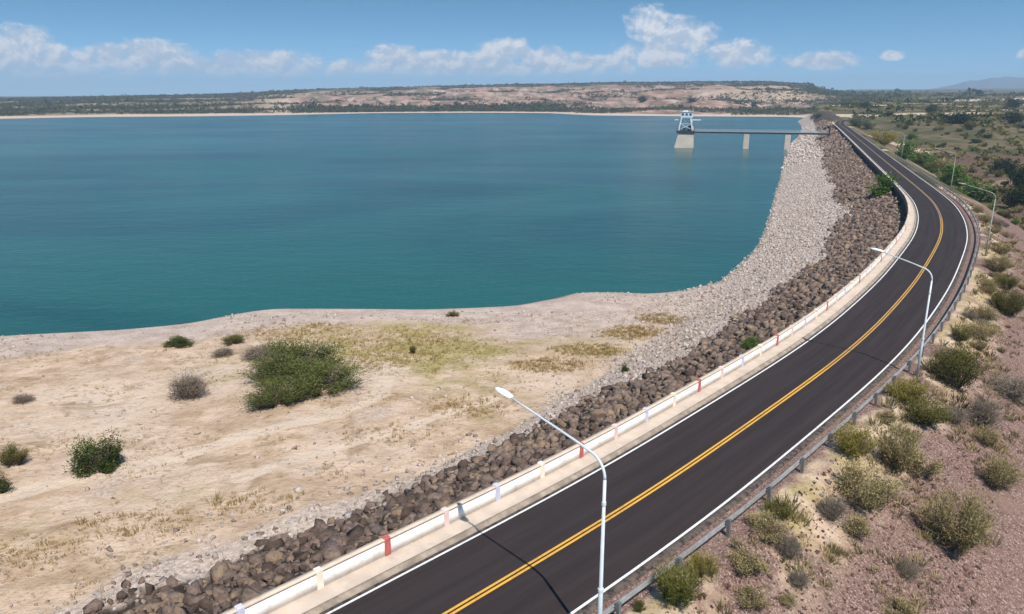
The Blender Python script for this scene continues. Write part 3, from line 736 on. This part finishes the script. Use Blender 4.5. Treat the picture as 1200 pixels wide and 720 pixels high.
def scatter_stones(name, P, size, npt, mat, nvar, seed):
    r = np.random.default_rng(seed); n = len(P); rot = rand_rot(r, n); kind = r.integers(0, nvar, n); col = r.uniform(0, 1, n)
    Vs = []; Fs = []; at = []; off = 0
    for v in range(nvar):
        sh, sf = stone_shape(npt, seed*100+v); i = np.where(kind == v)[0]
        if not len(i): continue
        V = np.einsum('nij,kj->nki', rot[i], sh)*size[i, None, None]+P[i, None, :]
        F = sf[None]+(np.arange(len(i))*len(sh))[:, None, None]+off
        Vs.append(V.reshape(-1,3)); Fs.append(F.reshape(-1,3)); at.append(np.repeat(col[i], len(sf))); off += V.shape[0]*V.shape[1]
    return np_obj(name, np.concatenate(Vs), np.concatenate(Fs), mat, fattr=np.concatenate(at))
def on_bank(s, d):
    """x, y of a point s along the dam and d to the lake side"""
    T, N, S = frame(BANK)
    x = np.interp(s, S, BANK[:, 0])+np.interp(s, S, N[:, 0])*d; y = np.interp(s, S, BANK[:, 1])+np.interp(s, S, N[:, 1])*d
    return x, y
def spread(s0, s1, d0, d1, gap, seed):
    r = np.random.default_rng(seed); S, D = np.meshgrid(np.arange(s0, s1, gap), np.arange(d0, d1, gap))
    S = S.ravel()+r.uniform(-.5,.5,S.size)*gap; D = D.ravel()+r.uniform(-.5,.5,D.size)*gap
    x, y = on_bank(S, D)
    return x, y
def zone_limits(x, y):
    h, q = ground(x, y); s, d, t = q['s'], q['d'], q['t']
    wob = fbm(x, y, 12, 4, 51)*2.2+fbm(x, y, 3, 3, 52)*1.2
    dark_to = (16.3+wob+1.0*sst(120, 85, s))/narrow(s)**.8
    toe = np.where(t > 0, 19.6+wob+7.4*sst(95, 150, s)+6*sst(150, 170, s)+fbm(x, y, 6, 3, 53)*1.5, 40)
    return h, s, d, t, dark_to, toe
def dark_stones(s0, s1, gap, seed):
    x, y = spread(s0, s1, 5.9, 19, gap, seed); h, s, d, t, dk, toe = zone_limits(x, y)
    r = np.random.default_rng(seed+1); k = (d > 5.75) & (d < dk+r.normal(0, .6, len(x))); sz = gap*r.lognormal(-.5, .5, len(x)); sz = np.minimum(sz, gap*1.5)
    z = h+sz*r.uniform(-.15,.4,len(x))
    return np.c_[x, y, z][k], sz[k]
def light_stones(s0, s1, gap, seed, frac=1.):
    x, y = spread(s0, s1, 13, 36, gap, seed); h, s, d, t, dk, toe = zone_limits(x, y)
    r = np.random.default_rng(seed+1); k = (d > dk-1+r.normal(0, .7, len(x))) & (d < toe+r.normal(0, 1.6, len(x))) & (h > WATER-.4) & (r.uniform(size=len(x)) < frac)
    sz = gap*r.lognormal(-.75, .4, len(x)); sz = np.minimum(sz, gap)
    return np.c_[x, y, h+sz*r.uniform(-.25,.3,len(x))][k], sz[k]
P, sz = dark_stones(56, 190, .44, 5)
dist = np.hypot(P[:, 0], P[:, 1]); az = P[:, 0]/np.maximum(P[:, 1], 1)
vis = (np.abs(az) < .7) & (P[:, 2] < 20.5-.56*dist*.0-0) & (dist > 27)
rank = np.argsort(-(sz/dist)*vis)[:300]
rest = np.ones(len(P), bool); rest[rank] = False
tag(scatter_stones('riprap_stones', P[rest], sz[rest], 11, M['dark_stone'], 30, 21), 'dark brown broken stones packed on the upper slope of the dam', 'riprap', kind='stuff')
protos = []
for v in range(14):
    sh, sf = stone_shape(13, 900+v); protos.append(np_mesh('boulder', sh, sf, M['dark_stone'], fattr=np.full(len(sf), v/14)))
rr = np.random.default_rng(77)
for k, i in enumerate(rank):
    o = link(bpy.data.objects.new('boulder', protos[k % 14])); o.location = P[i]; o.scale = (sz[i],)*3
    o.rotation_euler = (rr.normal(0,.4), rr.normal(0,.4), rr.uniform(0,6.28))
    tag(o, 'one of the largest dark brown boulders packed below the near parapet wall', 'boulder', 'large near boulders of the dark riprap')
P, sz = dark_stones(190, 400, .46, 6); P2, sz2 = dark_stones(400, 820, .9, 7)
tag(scatter_stones('riprap_stones', np.r_[P, P2], np.r_[sz, sz2], 11, M['dark_stone'], 16, 22), 'dark brown stones on the far upper slope of the dam', 'riprap', kind='stuff')
P, sz = light_stones(56, 190, .34, 8, .42); 
tag(scatter_stones('pale_stones', P, sz, 10, M['light_stone'], 18, 23), 'pale grey stones at the foot of the dark riprap', 'stones', kind='stuff')
P, sz = light_stones(190, 420, .36, 9, .6); P2, sz2 = light_stones(420, 900, 1.05, 10, .7)
tag(scatter_stones('pale_stones', np.r_[P, P2], np.r_[sz, sz2], 11, M['light_stone'], 16, 24), 'pale grey stones on the lower slope of the dam down to the water', 'stones', kind='stuff')
# loose pebbles on the gravel face and on the shelf
def scatter_xy(n, x0, x1, y0, y1, seed):
    r = np.random.default_rng(seed); return r.uniform(x0, x1, n), r.uniform(y0, y1, n), r
x, y, r = scatter_xy(70000, 2, 62, 20, 95, 31); h, q = ground(x, y)
k = (q['d'] < -5.8) & (q['d'] > -26) & (r.uniform(size=len(x)) < np.clip(45/np.hypot(x, y), 0, 1)**1.3) & (np.abs(x/y) < .72)
sz = r.lognormal(-2.9, .38, len(x)); P = np.c_[x, y, h+sz*.2]
tag(scatter_stones('gravel', P[k], sz[k], 9, M['pebble'], 10, 32), 'pinkish loose stones covering the outer slope of the dam', 'gravel', kind='stuff')
x, y, r = scatter_xy(26000, -75, 35, 30, 120, 33); h, q = ground(x, y)
k = (q['d'] > 18) & (q['t'] > .5) & (r.uniform(size=len(x)) < .12+.5*sst(18, 4, q['t'])+.35*sst(32, 20, q['d'])) & (fbm(x, y, 9, 3, 99) > -.15)
sz = r.lognormal(-2.2, .45, len(x)); P = np.c_[x, y, h+sz*.15]
tag(scatter_stones('beach_pebbles', P[k], sz[k], 9, M['light_stone'], 10, 34), 'scattered pale pebbles on the sandy shelf and shore', 'pebbles', kind='stuff')

# ------------------------------------------------------------------ plants
def leaves(P, D, size, aspect, r):
    """one quad per leaf: at P, pointing along D"""
    n = len(P); D = D/np.linalg.norm(D, axis=1)[:, None]; q = r.normal(size=(n,3)); s = np.cross(D, q); s /= np.linalg.norm(s, axis=1)[:, None]+1e-9
    L = size[:, None]; w = L*aspect
    V = np.stack([P-s*w*.25, P+D*L*.5-s*w*.5, P+D*L, P+D*L*.5+s*w*.5], 1)
    return V.reshape(-1,3), np.arange(4*n).reshape(n,4)
def twig_mesh(mb, r, n, W, H, thick, droop=.0, levels=1):
    for k in range(n):
        a = r.uniform(0, 6.28); rad = r.uniform(.2,1)**.6; e = Vector((math.cos(a)*rad*W/2, math.sin(a)*rad*W/2, H*(1-.55*rad**2)*r.uniform(.7,1)))
        b = Vector((math.cos(a)*.06*W*rad, math.sin(a)*.06*W*rad, -.1)); m = (b+e)/2+Vector((r.normal()*.05*W, r.normal()*.05*W, .12*H))
        mb.tube([b, m, e], [thick, thick*.7, thick*.3], 4, False)
        for j in range(levels):
            t = r.uniform(.35,.95); p = b.lerp(e, t)+Vector((0,0,.1*H*(1-abs(2*t-1)))); q = p+Vector((r.normal()*.16*W, r.normal()*.16*W, abs(r.normal())*.18*H))
            mb.tube([p, q], [thick*.45, thick*.15], 3, False)
def bush_proto(kind, seed, n_leaf=3000):
    """unit bush (1 wide, 1 high): foliage mesh and stem mesh"""
    r = np.random.default_rng(seed)
    mb = MB()
    if kind == 'dead':
        twig_mesh(mb, r, 120, 1.0, 1.0, .008, levels=6)
        pass
    else:
        twig_mesh(mb, r, 26, .85, .85, .010, levels=2)
    st = bpy.data.meshes.new('stems'); st.from_pydata(mb.v, [], mb.f)
    st.materials.append(LEAF['dead'] if kind == 'dead' else M['bark'])
    if kind == 'dead': a = st.attributes.new('var', 'FLOAT', 'FACE'); a.data.foreach_set('value', r.uniform(0, .9, len(st.polygons)))
    if kind in ('dry', 'yellow', 'yellowgreen', 'olive', 'greygreen', 'feather'):
        # broom habit: fans of upright shoots
        nc = 26; ca = r.uniform(0, 6.28, nc); cr = r.uniform(0, 1, nc)**.5*.42; lean = r.uniform(.5, 1, nc)
        c = r.integers(0, nc, n_leaf); base = np.c_[np.cos(ca[c])*cr[c]*.5, np.sin(ca[c])*cr[c]*.5, np.zeros(n_leaf)]
        tip = np.c_[np.cos(ca[c])*cr[c]*1.05, np.sin(ca[c])*cr[c]*1.05, .97*(1-1.7*cr[c]**2)*lean[c]+.02]+r.normal(size=(n_leaf,3))*np.array([.075,.075,.06])
        t = r.beta(2.2, 1.3, n_leaf)[:, None]; P = base*(1-t)+tip*t; D = (tip-base)+r.normal(size=(n_leaf,3))*.33
        P[:, 2] = np.maximum(P[:, 2], .0); sz = r.uniform(.05,.11,n_leaf)*np.sqrt(3000/n_leaf)**.8; asp = .2
        var = np.clip(t[:, 0]*.55+r.normal(0,.22,n_leaf)+.1*(lean[c]-.75)*4, 0, 1)  # darker towards shoot bases: inner shade put into the leaf colour
        if kind == 'yellowgreen': var = np.clip((P[:, 2]-.35)*1.5+r.normal(0,.15,n_leaf), 0, 1)
    elif kind == 'dead':
        n_leaf = 1200; P = r.normal(size=(n_leaf,3)); P /= np.linalg.norm(P, axis=1)[:, None]; P[:, 2] = np.abs(P[:, 2]); rad = r.uniform(.3,1,n_leaf)**.5
        P *= np.array([.46,.46,.8])*rad[:, None]; D = P*1.0+r.normal(size=P.shape)*.5+np.array([0,0,.2]); sz = r.uniform(.06,.16,n_leaf); asp = .10; var = r.uniform(0,1,n_leaf)
    else:
        nc = 17; u = r.normal(size=(nc,3)); u /= np.linalg.norm(u, axis=1)[:, None]; u[:, 2] = np.abs(u[:, 2]); C = u*np.array([.34,.34,.62])*r.uniform(.3,1.15,nc)[:, None]; C[:, 2] += .08
        rc = r.uniform(.07,.25,nc); c = r.integers(0, nc, n_leaf); v = r.normal(size=(n_leaf,3)); v /= np.linalg.norm(v, axis=1)[:, None]; v *= r.uniform(.35,1,n_leaf)[:, None]**.5
        P = C[c]+v*rc[c][:, None]*np.array([1,1,1.1]); P[:, 2] = np.maximum(P[:, 2], .01); D = v+r.normal(size=v.shape)*.7+np.array([0,0,.35]); sz = r.uniform(.04,.10,n_leaf)*np.sqrt(3000/n_leaf)**.7; asp = .42
        k = r.uniform(size=n_leaf) < .3; P[k] *= r.uniform(.95,1.3,(k.sum(),1)); D[k] = P[k]+r.normal(size=(k.sum(),3))*.25
        var = np.clip(r.normal(.4,.22,n_leaf)+(r.uniform(0,1,nc)[c]-.5)*.5, 0, 1)
    V, F = leaves(P, D, sz, asp, r)
    fm = np_mesh('foliage', V, F, LEAF[kind], fattr=var)
    return fm, st
PROTO = {}
def bush(kind, name, x, y, w, h, label, group=None, cat=None, n=3000, nvar=3):
    key = (kind, int(RNG.integers(nvar)), n)
    if key not in PROTO: PROTO[key] = bush_proto(kind, 100+len(PROTO)*7, n)
    fm, st = PROTO[key]; z = float(ground_z(x, y)[0])
    e = empty(name, (x, y, z-.03), float(RNG.uniform(0, 6.28))); e.scale = (w*float(RNG.uniform(.92,1.08)), w*float(RNG.uniform(.92,1.08)), h)
    tree = name == 'tree'
    link(bpy.data.objects.new('crown' if tree else 'foliage' if kind != 'dead' else 'twigs', fm), e)
    link(bpy.data.objects.new('trunk' if tree else 'stems', st), e)
    return tag(e, label, cat or ('tree' if tree else 'bush'), group)
for kind, name, x, y, w, h, label in PLANTS:
    near_ = math.hypot(x, y) < 120
    bush(kind, name, x, y, w*1.04, h*1.05, label, n=(12000 if w > 3 else 7000) if near_ else 2600)

# scrub on the outer plain that can be told apart
r = np.random.default_rng(41); cnt = 0
GP = 'scrub bushes dotted over the plain beyond the dam'
lab = {'olive':'olive scrub bush among many dotted over the plain beyond the road','darkgreen':'dark green scrub bush among many dotted over the plain beyond the road','bright':'bright green scrub bush among many dotted over the plain beyond the road','dry':'straw coloured scrub bush among many dotted over the plain beyond the road'}
for k in range(4000):
    if cnt >= 190: break
    rr_ = 150*math.exp(r.uniform(0, 1.75)); a = r.uniform(.33, .62); x = rr_*math.sin(a); y = rr_*math.cos(a)
    g, q = ground([x], [y])
    if q['d'][0] > -24 or y > 760 or fbm([x], [y], 45, 3, 44)[0] < -.12: continue
    w = r.lognormal(1.0, .42)*(1+rr_/1300); kd = r.choice(['olive','darkgreen','bright','dry'], p=[.42,.26,.12,.2])
    bush(kd, 'scrub_bush', x, y, w, w*r.uniform(.45,.75), lab[kd], GP, n=700, nvar=3); cnt += 1

# straw tussocks on the gravel between the guardrail and the open face
GT = 'straw tussocks behind the guardrail'
r = np.random.default_rng(43); cnt = 0
for k in range(600):
    if cnt >= 70: break
    s = r.uniform(78, 235); d = -6.3-abs(r.normal())*2.7
    if d < -17: continue
    x, y, _ = rd(s, d); w = r.lognormal(.35, .35)
    if min(math.hypot(x-p[2], y-p[3])-.35*p[4] for p in PLANTS) < .3*w: continue
    bush('dead' if r.uniform() < .3 else 'dry', 'tussock', x, y, w, w*r.uniform(.45,.7), 'low straw or grey tussock among the shrubs between guardrail and open gravel', GT, 'tussock', n=3000, nvar=4); cnt += 1

def scrub_mass(name, X, Y, wid, hei, mat, seed, nl=26, label=None, cat=None):
    r = np.random.default_rng(seed); n = len(X); z = ground_z(X, Y)
    v = r.normal(size=(n,nl,3)); v /= np.linalg.norm(v, axis=2)[..., None]; v[..., 2] = np.abs(v[..., 2])
    P = np.stack([X, Y, z], 1)[:, None]+v*np.stack([wid*.42, wid*.42, hei*.75], 1)[:, None]*r.uniform(.5,1,(n,nl,1))
    D = v+r.normal(size=v.shape)*.6; sz = (np.repeat(wid, nl)*r.uniform(.22,.42,n*nl))
    V, F = leaves(P.reshape(-1,3), D.reshape(-1,3), sz, .75, r)
    var = np.clip(np.repeat(r.uniform(0,1,n), nl)*.6+r.uniform(0,.4,n*nl), 0, 1)
    return tag(np_obj(name, V, F, mat, fattr=var), label, cat, kind='stuff')
def sample(n, seed, fn, x0, x1, y0, y1):
    r = np.random.default_rng(seed); x = r.uniform(x0, x1, n); y = r.uniform(y0, y1, n); g, q = ground(x, y); k = fn(x, y, g, q, r); return x[k], y[k], r
# plain scrub out to the skyline
x, y, r = sample(60000, 51, lambda x, y, g, q, r: (q['d'] < np.where(y > 680, -9, -27)) & (q['az'] > 900) & ((q['az'] < 1330) | (q['r'] < 420)) & (r.uniform(size=len(x)) < np.clip(700/q['r'], 0, 1)) & (fbm(x, y, 70, 4, 45) > -.08) & ~((np.abs(x-392) < 100) & (np.abs(y-760-.25*(x-392)) < 36)), 90, 1500, 150, 2400)
w = r.lognormal(.6, .4, len(x))*(1+np.hypot(x, y)/1200); scrub_mass('plain_scrub', x, y, w, w*.42, LEAF['olive'], 52, 22, 'olive scrub covering the plain right of the dam', 'scrub')
x, y, r = sample(26000, 53, lambda x, y, g, q, r: (q['d'] < -27) & (q['az'] > 900) & (q['az'] < 1330) & (r.uniform(size=len(x)) < np.clip(800/q['r'], 0, 1)) & (fbm(x, y, 110, 4, 46) > .2), 90, 1900, 200, 3000)
w = r.lognormal(.75, .45, len(x))*(1+np.hypot(x, y)/1000); scrub_mass('dark_scrub', x, y, w, w*.45, LEAF['darkgreen'], 54, 22, 'dark green scrub patches on the plain right of the dam', 'scrub')
# wood along the far shore and scrub on the bluffs
x, y, r = sample(60000, 55, lambda x, y, g, q, r: (q['u'] > 45+85*sst(420, 200, q['az'])) & (q['u'] < 400) & (q['az'] < 660) & (q['az'] > -60) & (r.uniform(size=len(x)) < .04+.96*(sst(330, 420, q['az'])*(fbm(x, y, 160, 3, 47) > -.25)*(q['u'] < 240))), -1500, 200, 800, 1900)
w = r.lognormal(1.85, .35, len(x)); scrub_mass('shore_wood', x, y, w, w*.8, LEAF['wood'], 56, 24, 'dark green belt of trees along the far shore', 'wood')
x, y, r = sample(220000, 57, lambda x, y, g, q, r: (q['u'] > 40+90*sst(420, 200, q['az'])) & (q['az'] < 1010) & (q['az'] > -60) & (fbm(x, y, 140, 4, 48)+.22*sst(420, 250, q['az'])+.35*sst(1150, 1500, q['u'])+.30*sst(730, 860, q['az'])-.10 > 0), -2600, 1000, 800, 3600)
w = r.lognormal(1.5, .4, len(x)); scrub_mass('hill_scrub', x, y, w, w*.45, LEAF['wood'], 58, 14, 'dark scrub dotted over the far shore and bluffs', 'scrub')

# dry grass on the shelf, straw and ochre
def tufts(name, X, Y, hgt, mat, seed, nb=9, label=None):
    r = np.random.default_rng(seed); n = len(X); z = ground_z(X, Y)
    a = r.uniform(0, 6.28, (n,nb)); le = r.uniform(.15,.8,(n,nb)); D = np.stack([np.cos(a)*le, np.sin(a)*le, np.ones((n,nb))], -1)
    P = np.stack([X, Y, z-.02], 1)[:, None]+np.stack([np.cos(a), np.sin(a), 0*a], -1)*hgt[:, None, None]*.25
    V, F = leaves(P.reshape(-1,3), D.reshape(-1,3), (hgt[:, None]*r.uniform(.6,1.1,(n,nb))).ravel(), .09, r)
    return tag(np_obj(name, V, F, mat, fattr=np.clip(np.repeat(r.uniform(0,.9,n), nb)+r.normal(0,.1,n*nb), 0, 1)), label, 'grass', kind='stuff')
x, y, r = sample(52000, 61, lambda x, y, g, q, r: (q['d'] > 19) & (q['t'] > 9) & (r.uniform(size=len(x)) < np.clip(55/q['r'], 0, .7)) & (fbm(x, y, 7, 4, 49) > .06), -80, 30, 32, 112)
tufts('dry_grass', x, y, r.lognormal(-1.85, .4, len(x)), LEAF['straw'], 62, 12, 'straw coloured dry grass on the sandy shelf')
def band(x, y, g, q, r):
    m = np.zeros(len(x))
    for cx, cy, rx, ry, k in OCHRE: m = np.maximum(m, k*sst(1.1, .4, np.hypot((x-cx)/rx, (y-cy)/ry)))
    return (q['d'] > 15) & (q['t'] > 3) & (r.uniform(size=len(x)) < m)
OCHRE = [(4,76,5,3,1),(9,82,5,3.5,1),(15,90,5,4,1),(20,97,4,4,.9),(-4,63,5,3.5,.4),(-10,56,5,3,.25),(-24,41.5,5,2,.35),(-17,44,4,2,.25),(-29,38,5,3,.35),(-14,83,14,12,.3),(-27,92,10,6,.25)]
x, y, r = sample(110000, 63, band, -40, 30, 34, 104)
tufts('ochre_grass', x, y, r.lognormal(-1.55, .4, len(x)), LEAF['ochre'], 64, 14, 'ochre and yellow green grass patches on the shelf')
x, y, r = sample(60000, 65, lambda x, y, g, q, r: (q['d'] < -5.7) & (q['d'] > -14) & (fbm(x, y, 4, 3, 50) > -.25+.06*(-q['d']-5.7)) & (r.uniform(size=len(x)) < np.clip(50/q['r'], 0, 1)), 2, 100, 20, 190)
tufts('verge_grass', x, y, r.lognormal(-1.0, .4, len(x)), LEAF['dry'], 66, 22, 'dry straw grass behind the guardrail')

# ------------------------------------------------------------------ far mountains
def mountains():
    n = 220; m = 10; V = []; F = []
    a = np.linspace(R(20), R(48), n)
    pk = np.interp(600+880*np.tan(a), [930,1010,1060,1100,1135,1160,1200,1300,1500], [0,20,70,190,290,300,270,320,200])
    pk = pk*(1+.18*fbm(a*60, a*0, 1.5, 4, 5))
    for j in range(m+1):
        t = j/m; rad = 7600+1800*t
        z = -10+pk*.62*math.sin(math.pi*min(1, t*1.0)*.5)**1.2*(1+.15*fbm(a*200, a*0+t*6, 3, 4, 6)*(1 if j < m else 0))+30*t
        V += [(rad*math.sin(x), rad*math.cos(x), zz) for x, zz in zip(a, z)]
    F = [(j*n+i, j*n+i+1, (j+1)*n+i+1, (j+1)*n+i) for j in range(m) for i in range(n-1)]
    tag(np_obj('mountains', V, [f[::-1] for f in F], M['mount'], smooth=True), kind='structure')
M['mount'] = paint('hazed_mountain_rock', (.10,.12,.15), .95, .2, .0006)  # bluish air haze put into the rock colour, on top of the haze volume
mountains()

# ------------------------------------------------------------------ air
def haze():
    mb = MB(); mb.box((0, 6500, 105), (26000, 17000, 330))
    m = bpy.data.materials.new('haze_air'); m.use_nodes = True; nt = m.node_tree; nt.nodes.clear(); n = NT(nt)
    v = n.n('VolumePrincipled'); v.inputs['Color'].default_value = (.58,.76,.97,1); v.inputs['Density'].default_value = HAZE; v.inputs['Anisotropy'].default_value = 0.
    out = n.n('OutputMaterial'); nt.links.new(v.outputs[0], out.inputs['Volume'])
    o = mb.build('haze', m); tag(o, 'thin blue haze over the whole valley', 'haze', kind='stuff')
HAZE = 1.35e-4
if HAZE: haze()

# ------------------------------------------------------------------ light, sky, camera
SUN = Vector((.25,-.62,1)).normalized()
sl = bpy.data.lights.new('sun', 'SUN'); sl.energy = 4.6; sl.angle = R(.53); sl.color = (1,.955,.89)
so = link(bpy.data.objects.new('sun', sl)); so.rotation_euler = SUN.to_track_quat('Z', 'Y').to_euler(); so.location = (0,0,400)
def sky():
    w = bpy.data.worlds.new('World'); SC.world = w; w.use_nodes = True; nt = w.node_tree; nt.nodes.clear(); n = NT(nt)
    g = n.n('TexCoord').outputs['Generated']; sp = n.n('SeparateXYZ'); n.put(sp.inputs[0], g); x, y, z = sp.outputs
    sk = n.n('TexSky', sky_type='NISHITA', sun_disc=False); sk.sun_elevation = math.asin(SUN.z); sk.sun_rotation = math.atan2(SUN.x, SUN.y)
    sk.altitude = 900; sk.air_density = 1.0; sk.dust_density = .35; sk.ozone_density = 1.6
    cv = n.n('CombineXYZ'); n.put(cv.inputs[0], x); n.put(cv.inputs[1], y); n.put(cv.inputs[2], n.math('ADD', n.math('MULTIPLY', n.math('MAXIMUM', z, 0.), 2.6), .085))
    nt.links.new(cv.outputs[0], sk.inputs[0])
    hs = n.n('HueSaturation'); n.put(hs.inputs['Color'], sk.outputs[0]); hs.inputs['Saturation'].default_value = 1.22; hs.inputs['Hue'].default_value = .483
    bg = n.n('Background'); n.put(bg.inputs[0], hs.outputs[0]); bg.inputs[1].default_value = .122
    # cumulus low over the horizon
    a = n.math('ARCTAN2', x, y); el = n.math('ARCTAN2', z, n.math('SQRT', n.math('ADD', n.math('MULTIPLY', x, x), n.math('MULTIPLY', y, y))))
    cc = n.n('CombineXYZ'); n.put(cc.inputs[0], a); n.put(cc.inputs[1], n.math('MULTIPLY', el, 1.25)); cc.inputs[2].default_value = .37
    n1 = n.noise(cc.outputs[0], 36, 8, .62, .25)
    cc2 = n.n('CombineXYZ'); n.put(cc2.inputs[0], n.math('SUBTRACT', a, .003)); n.put(cc2.inputs[1], n.math('ADD', n.math('MULTIPLY', el, 1.25), .009)); cc2.inputs[2].default_value = .37
    n2 = n.noise(cc2.outputs[0], 36, 8, .62, .25)
    env = None
    for px, py, w_, h_ in CLOUDS:
        ca = math.atan((px-600)/880); ce = math.atan((112-py)/880*math.cos(ca)); wa = w_/880*math.cos(ca)**2; he = h_/880*math.cos(ca)
        dx = n.math('MULTIPLY', n.math('SUBTRACT', a, ca), 1/wa); dy = n.math('MULTIPLY', n.math('SUBTRACT', el, ce), 1/he)
        e = n.math('SUBTRACT', 1., n.math('ADD', n.math('MULTIPLY', dx, dx), n.math('MULTIPLY', dy, dy)))
        env = e if env is None else n.math('MAXIMUM', env, e)
    env = n.math('MAXIMUM', env, -1.)
    dens = n.math('ADD', n.math('MULTIPLY', env, .6), n.math('MULTIPLY', n.math('SUBTRACT', n1, .5), 2.1))
    al = n.ramp(dens, -.24, .46)
    base = n.ramp(el, .012, .040)                                      # cloud feet melt into the haze
    al = n.math('MULTIPLY', al, n.math('ADD', n.math('MULTIPLY', base, .78), .2))
    lit = n.ramp(n.math('SUBTRACT', n1, n2), -.09, .12)
    col = n.mix(lit, (.50,.60,.73), (.84,.85,.88))
    bc = n.n('Background'); n.put(bc.inputs[0], col); bc.inputs[1].default_value = CLOUD_K
    mx = n.n('MixShader'); n.put(mx.inputs[0], al); nt.links.new(bg.outputs[0], mx.inputs[1]); nt.links.new(bc.outputs[0], mx.inputs[2])
    out = n.n('OutputWorld'); nt.links.new(mx.outputs[0], out.inputs[0])
CLOUD_K = .82
CLOUDS = [(20,80,170,26),(250,82,190,12),(560,82,190,10),(30,64,95,26),(62,52,34,15),(150,72,60,15),(200,68,46,15),(325,74,60,11),(470,71,30,13),(520,74,40,11),(590,67,34,16),(640,73,40,13),(690,76,34,9),
          (748,38,24,22),(790,52,34,20),(765,66,50,20),(850,68,38,17),(945,75,40,10),(1022,69,14,6),(1180,68,16,9),(-120,60,120,26),(1330,70,60,14)]
sky()

cam = bpy.data.cameras.new('camera'); co = link(bpy.data.objects.new('camera', cam)); SC.camera = co
cam.sensor_fit = 'HORIZONTAL'; cam.sensor_width = 36; cam.lens = 36*880/1200; cam.clip_end = 60000; cam.clip_start = .5
co.location = (0,0,20.5); co.rotation_euler = (math.pi/2-math.atan(248/880), 0, 0)
SC.render.resolution_x, SC.render.resolution_y = 1024, 614
SC.render.engine = 'CYCLES'
SC.cycles.volume_bounces = 0; SC.cycles.max_bounces = 6
SC.view_settings.view_transform = 'Standard'; SC.view_settings.look = 'None'; SC.view_settings.exposure = 0.3; SC.view_settings.gamma = 1.
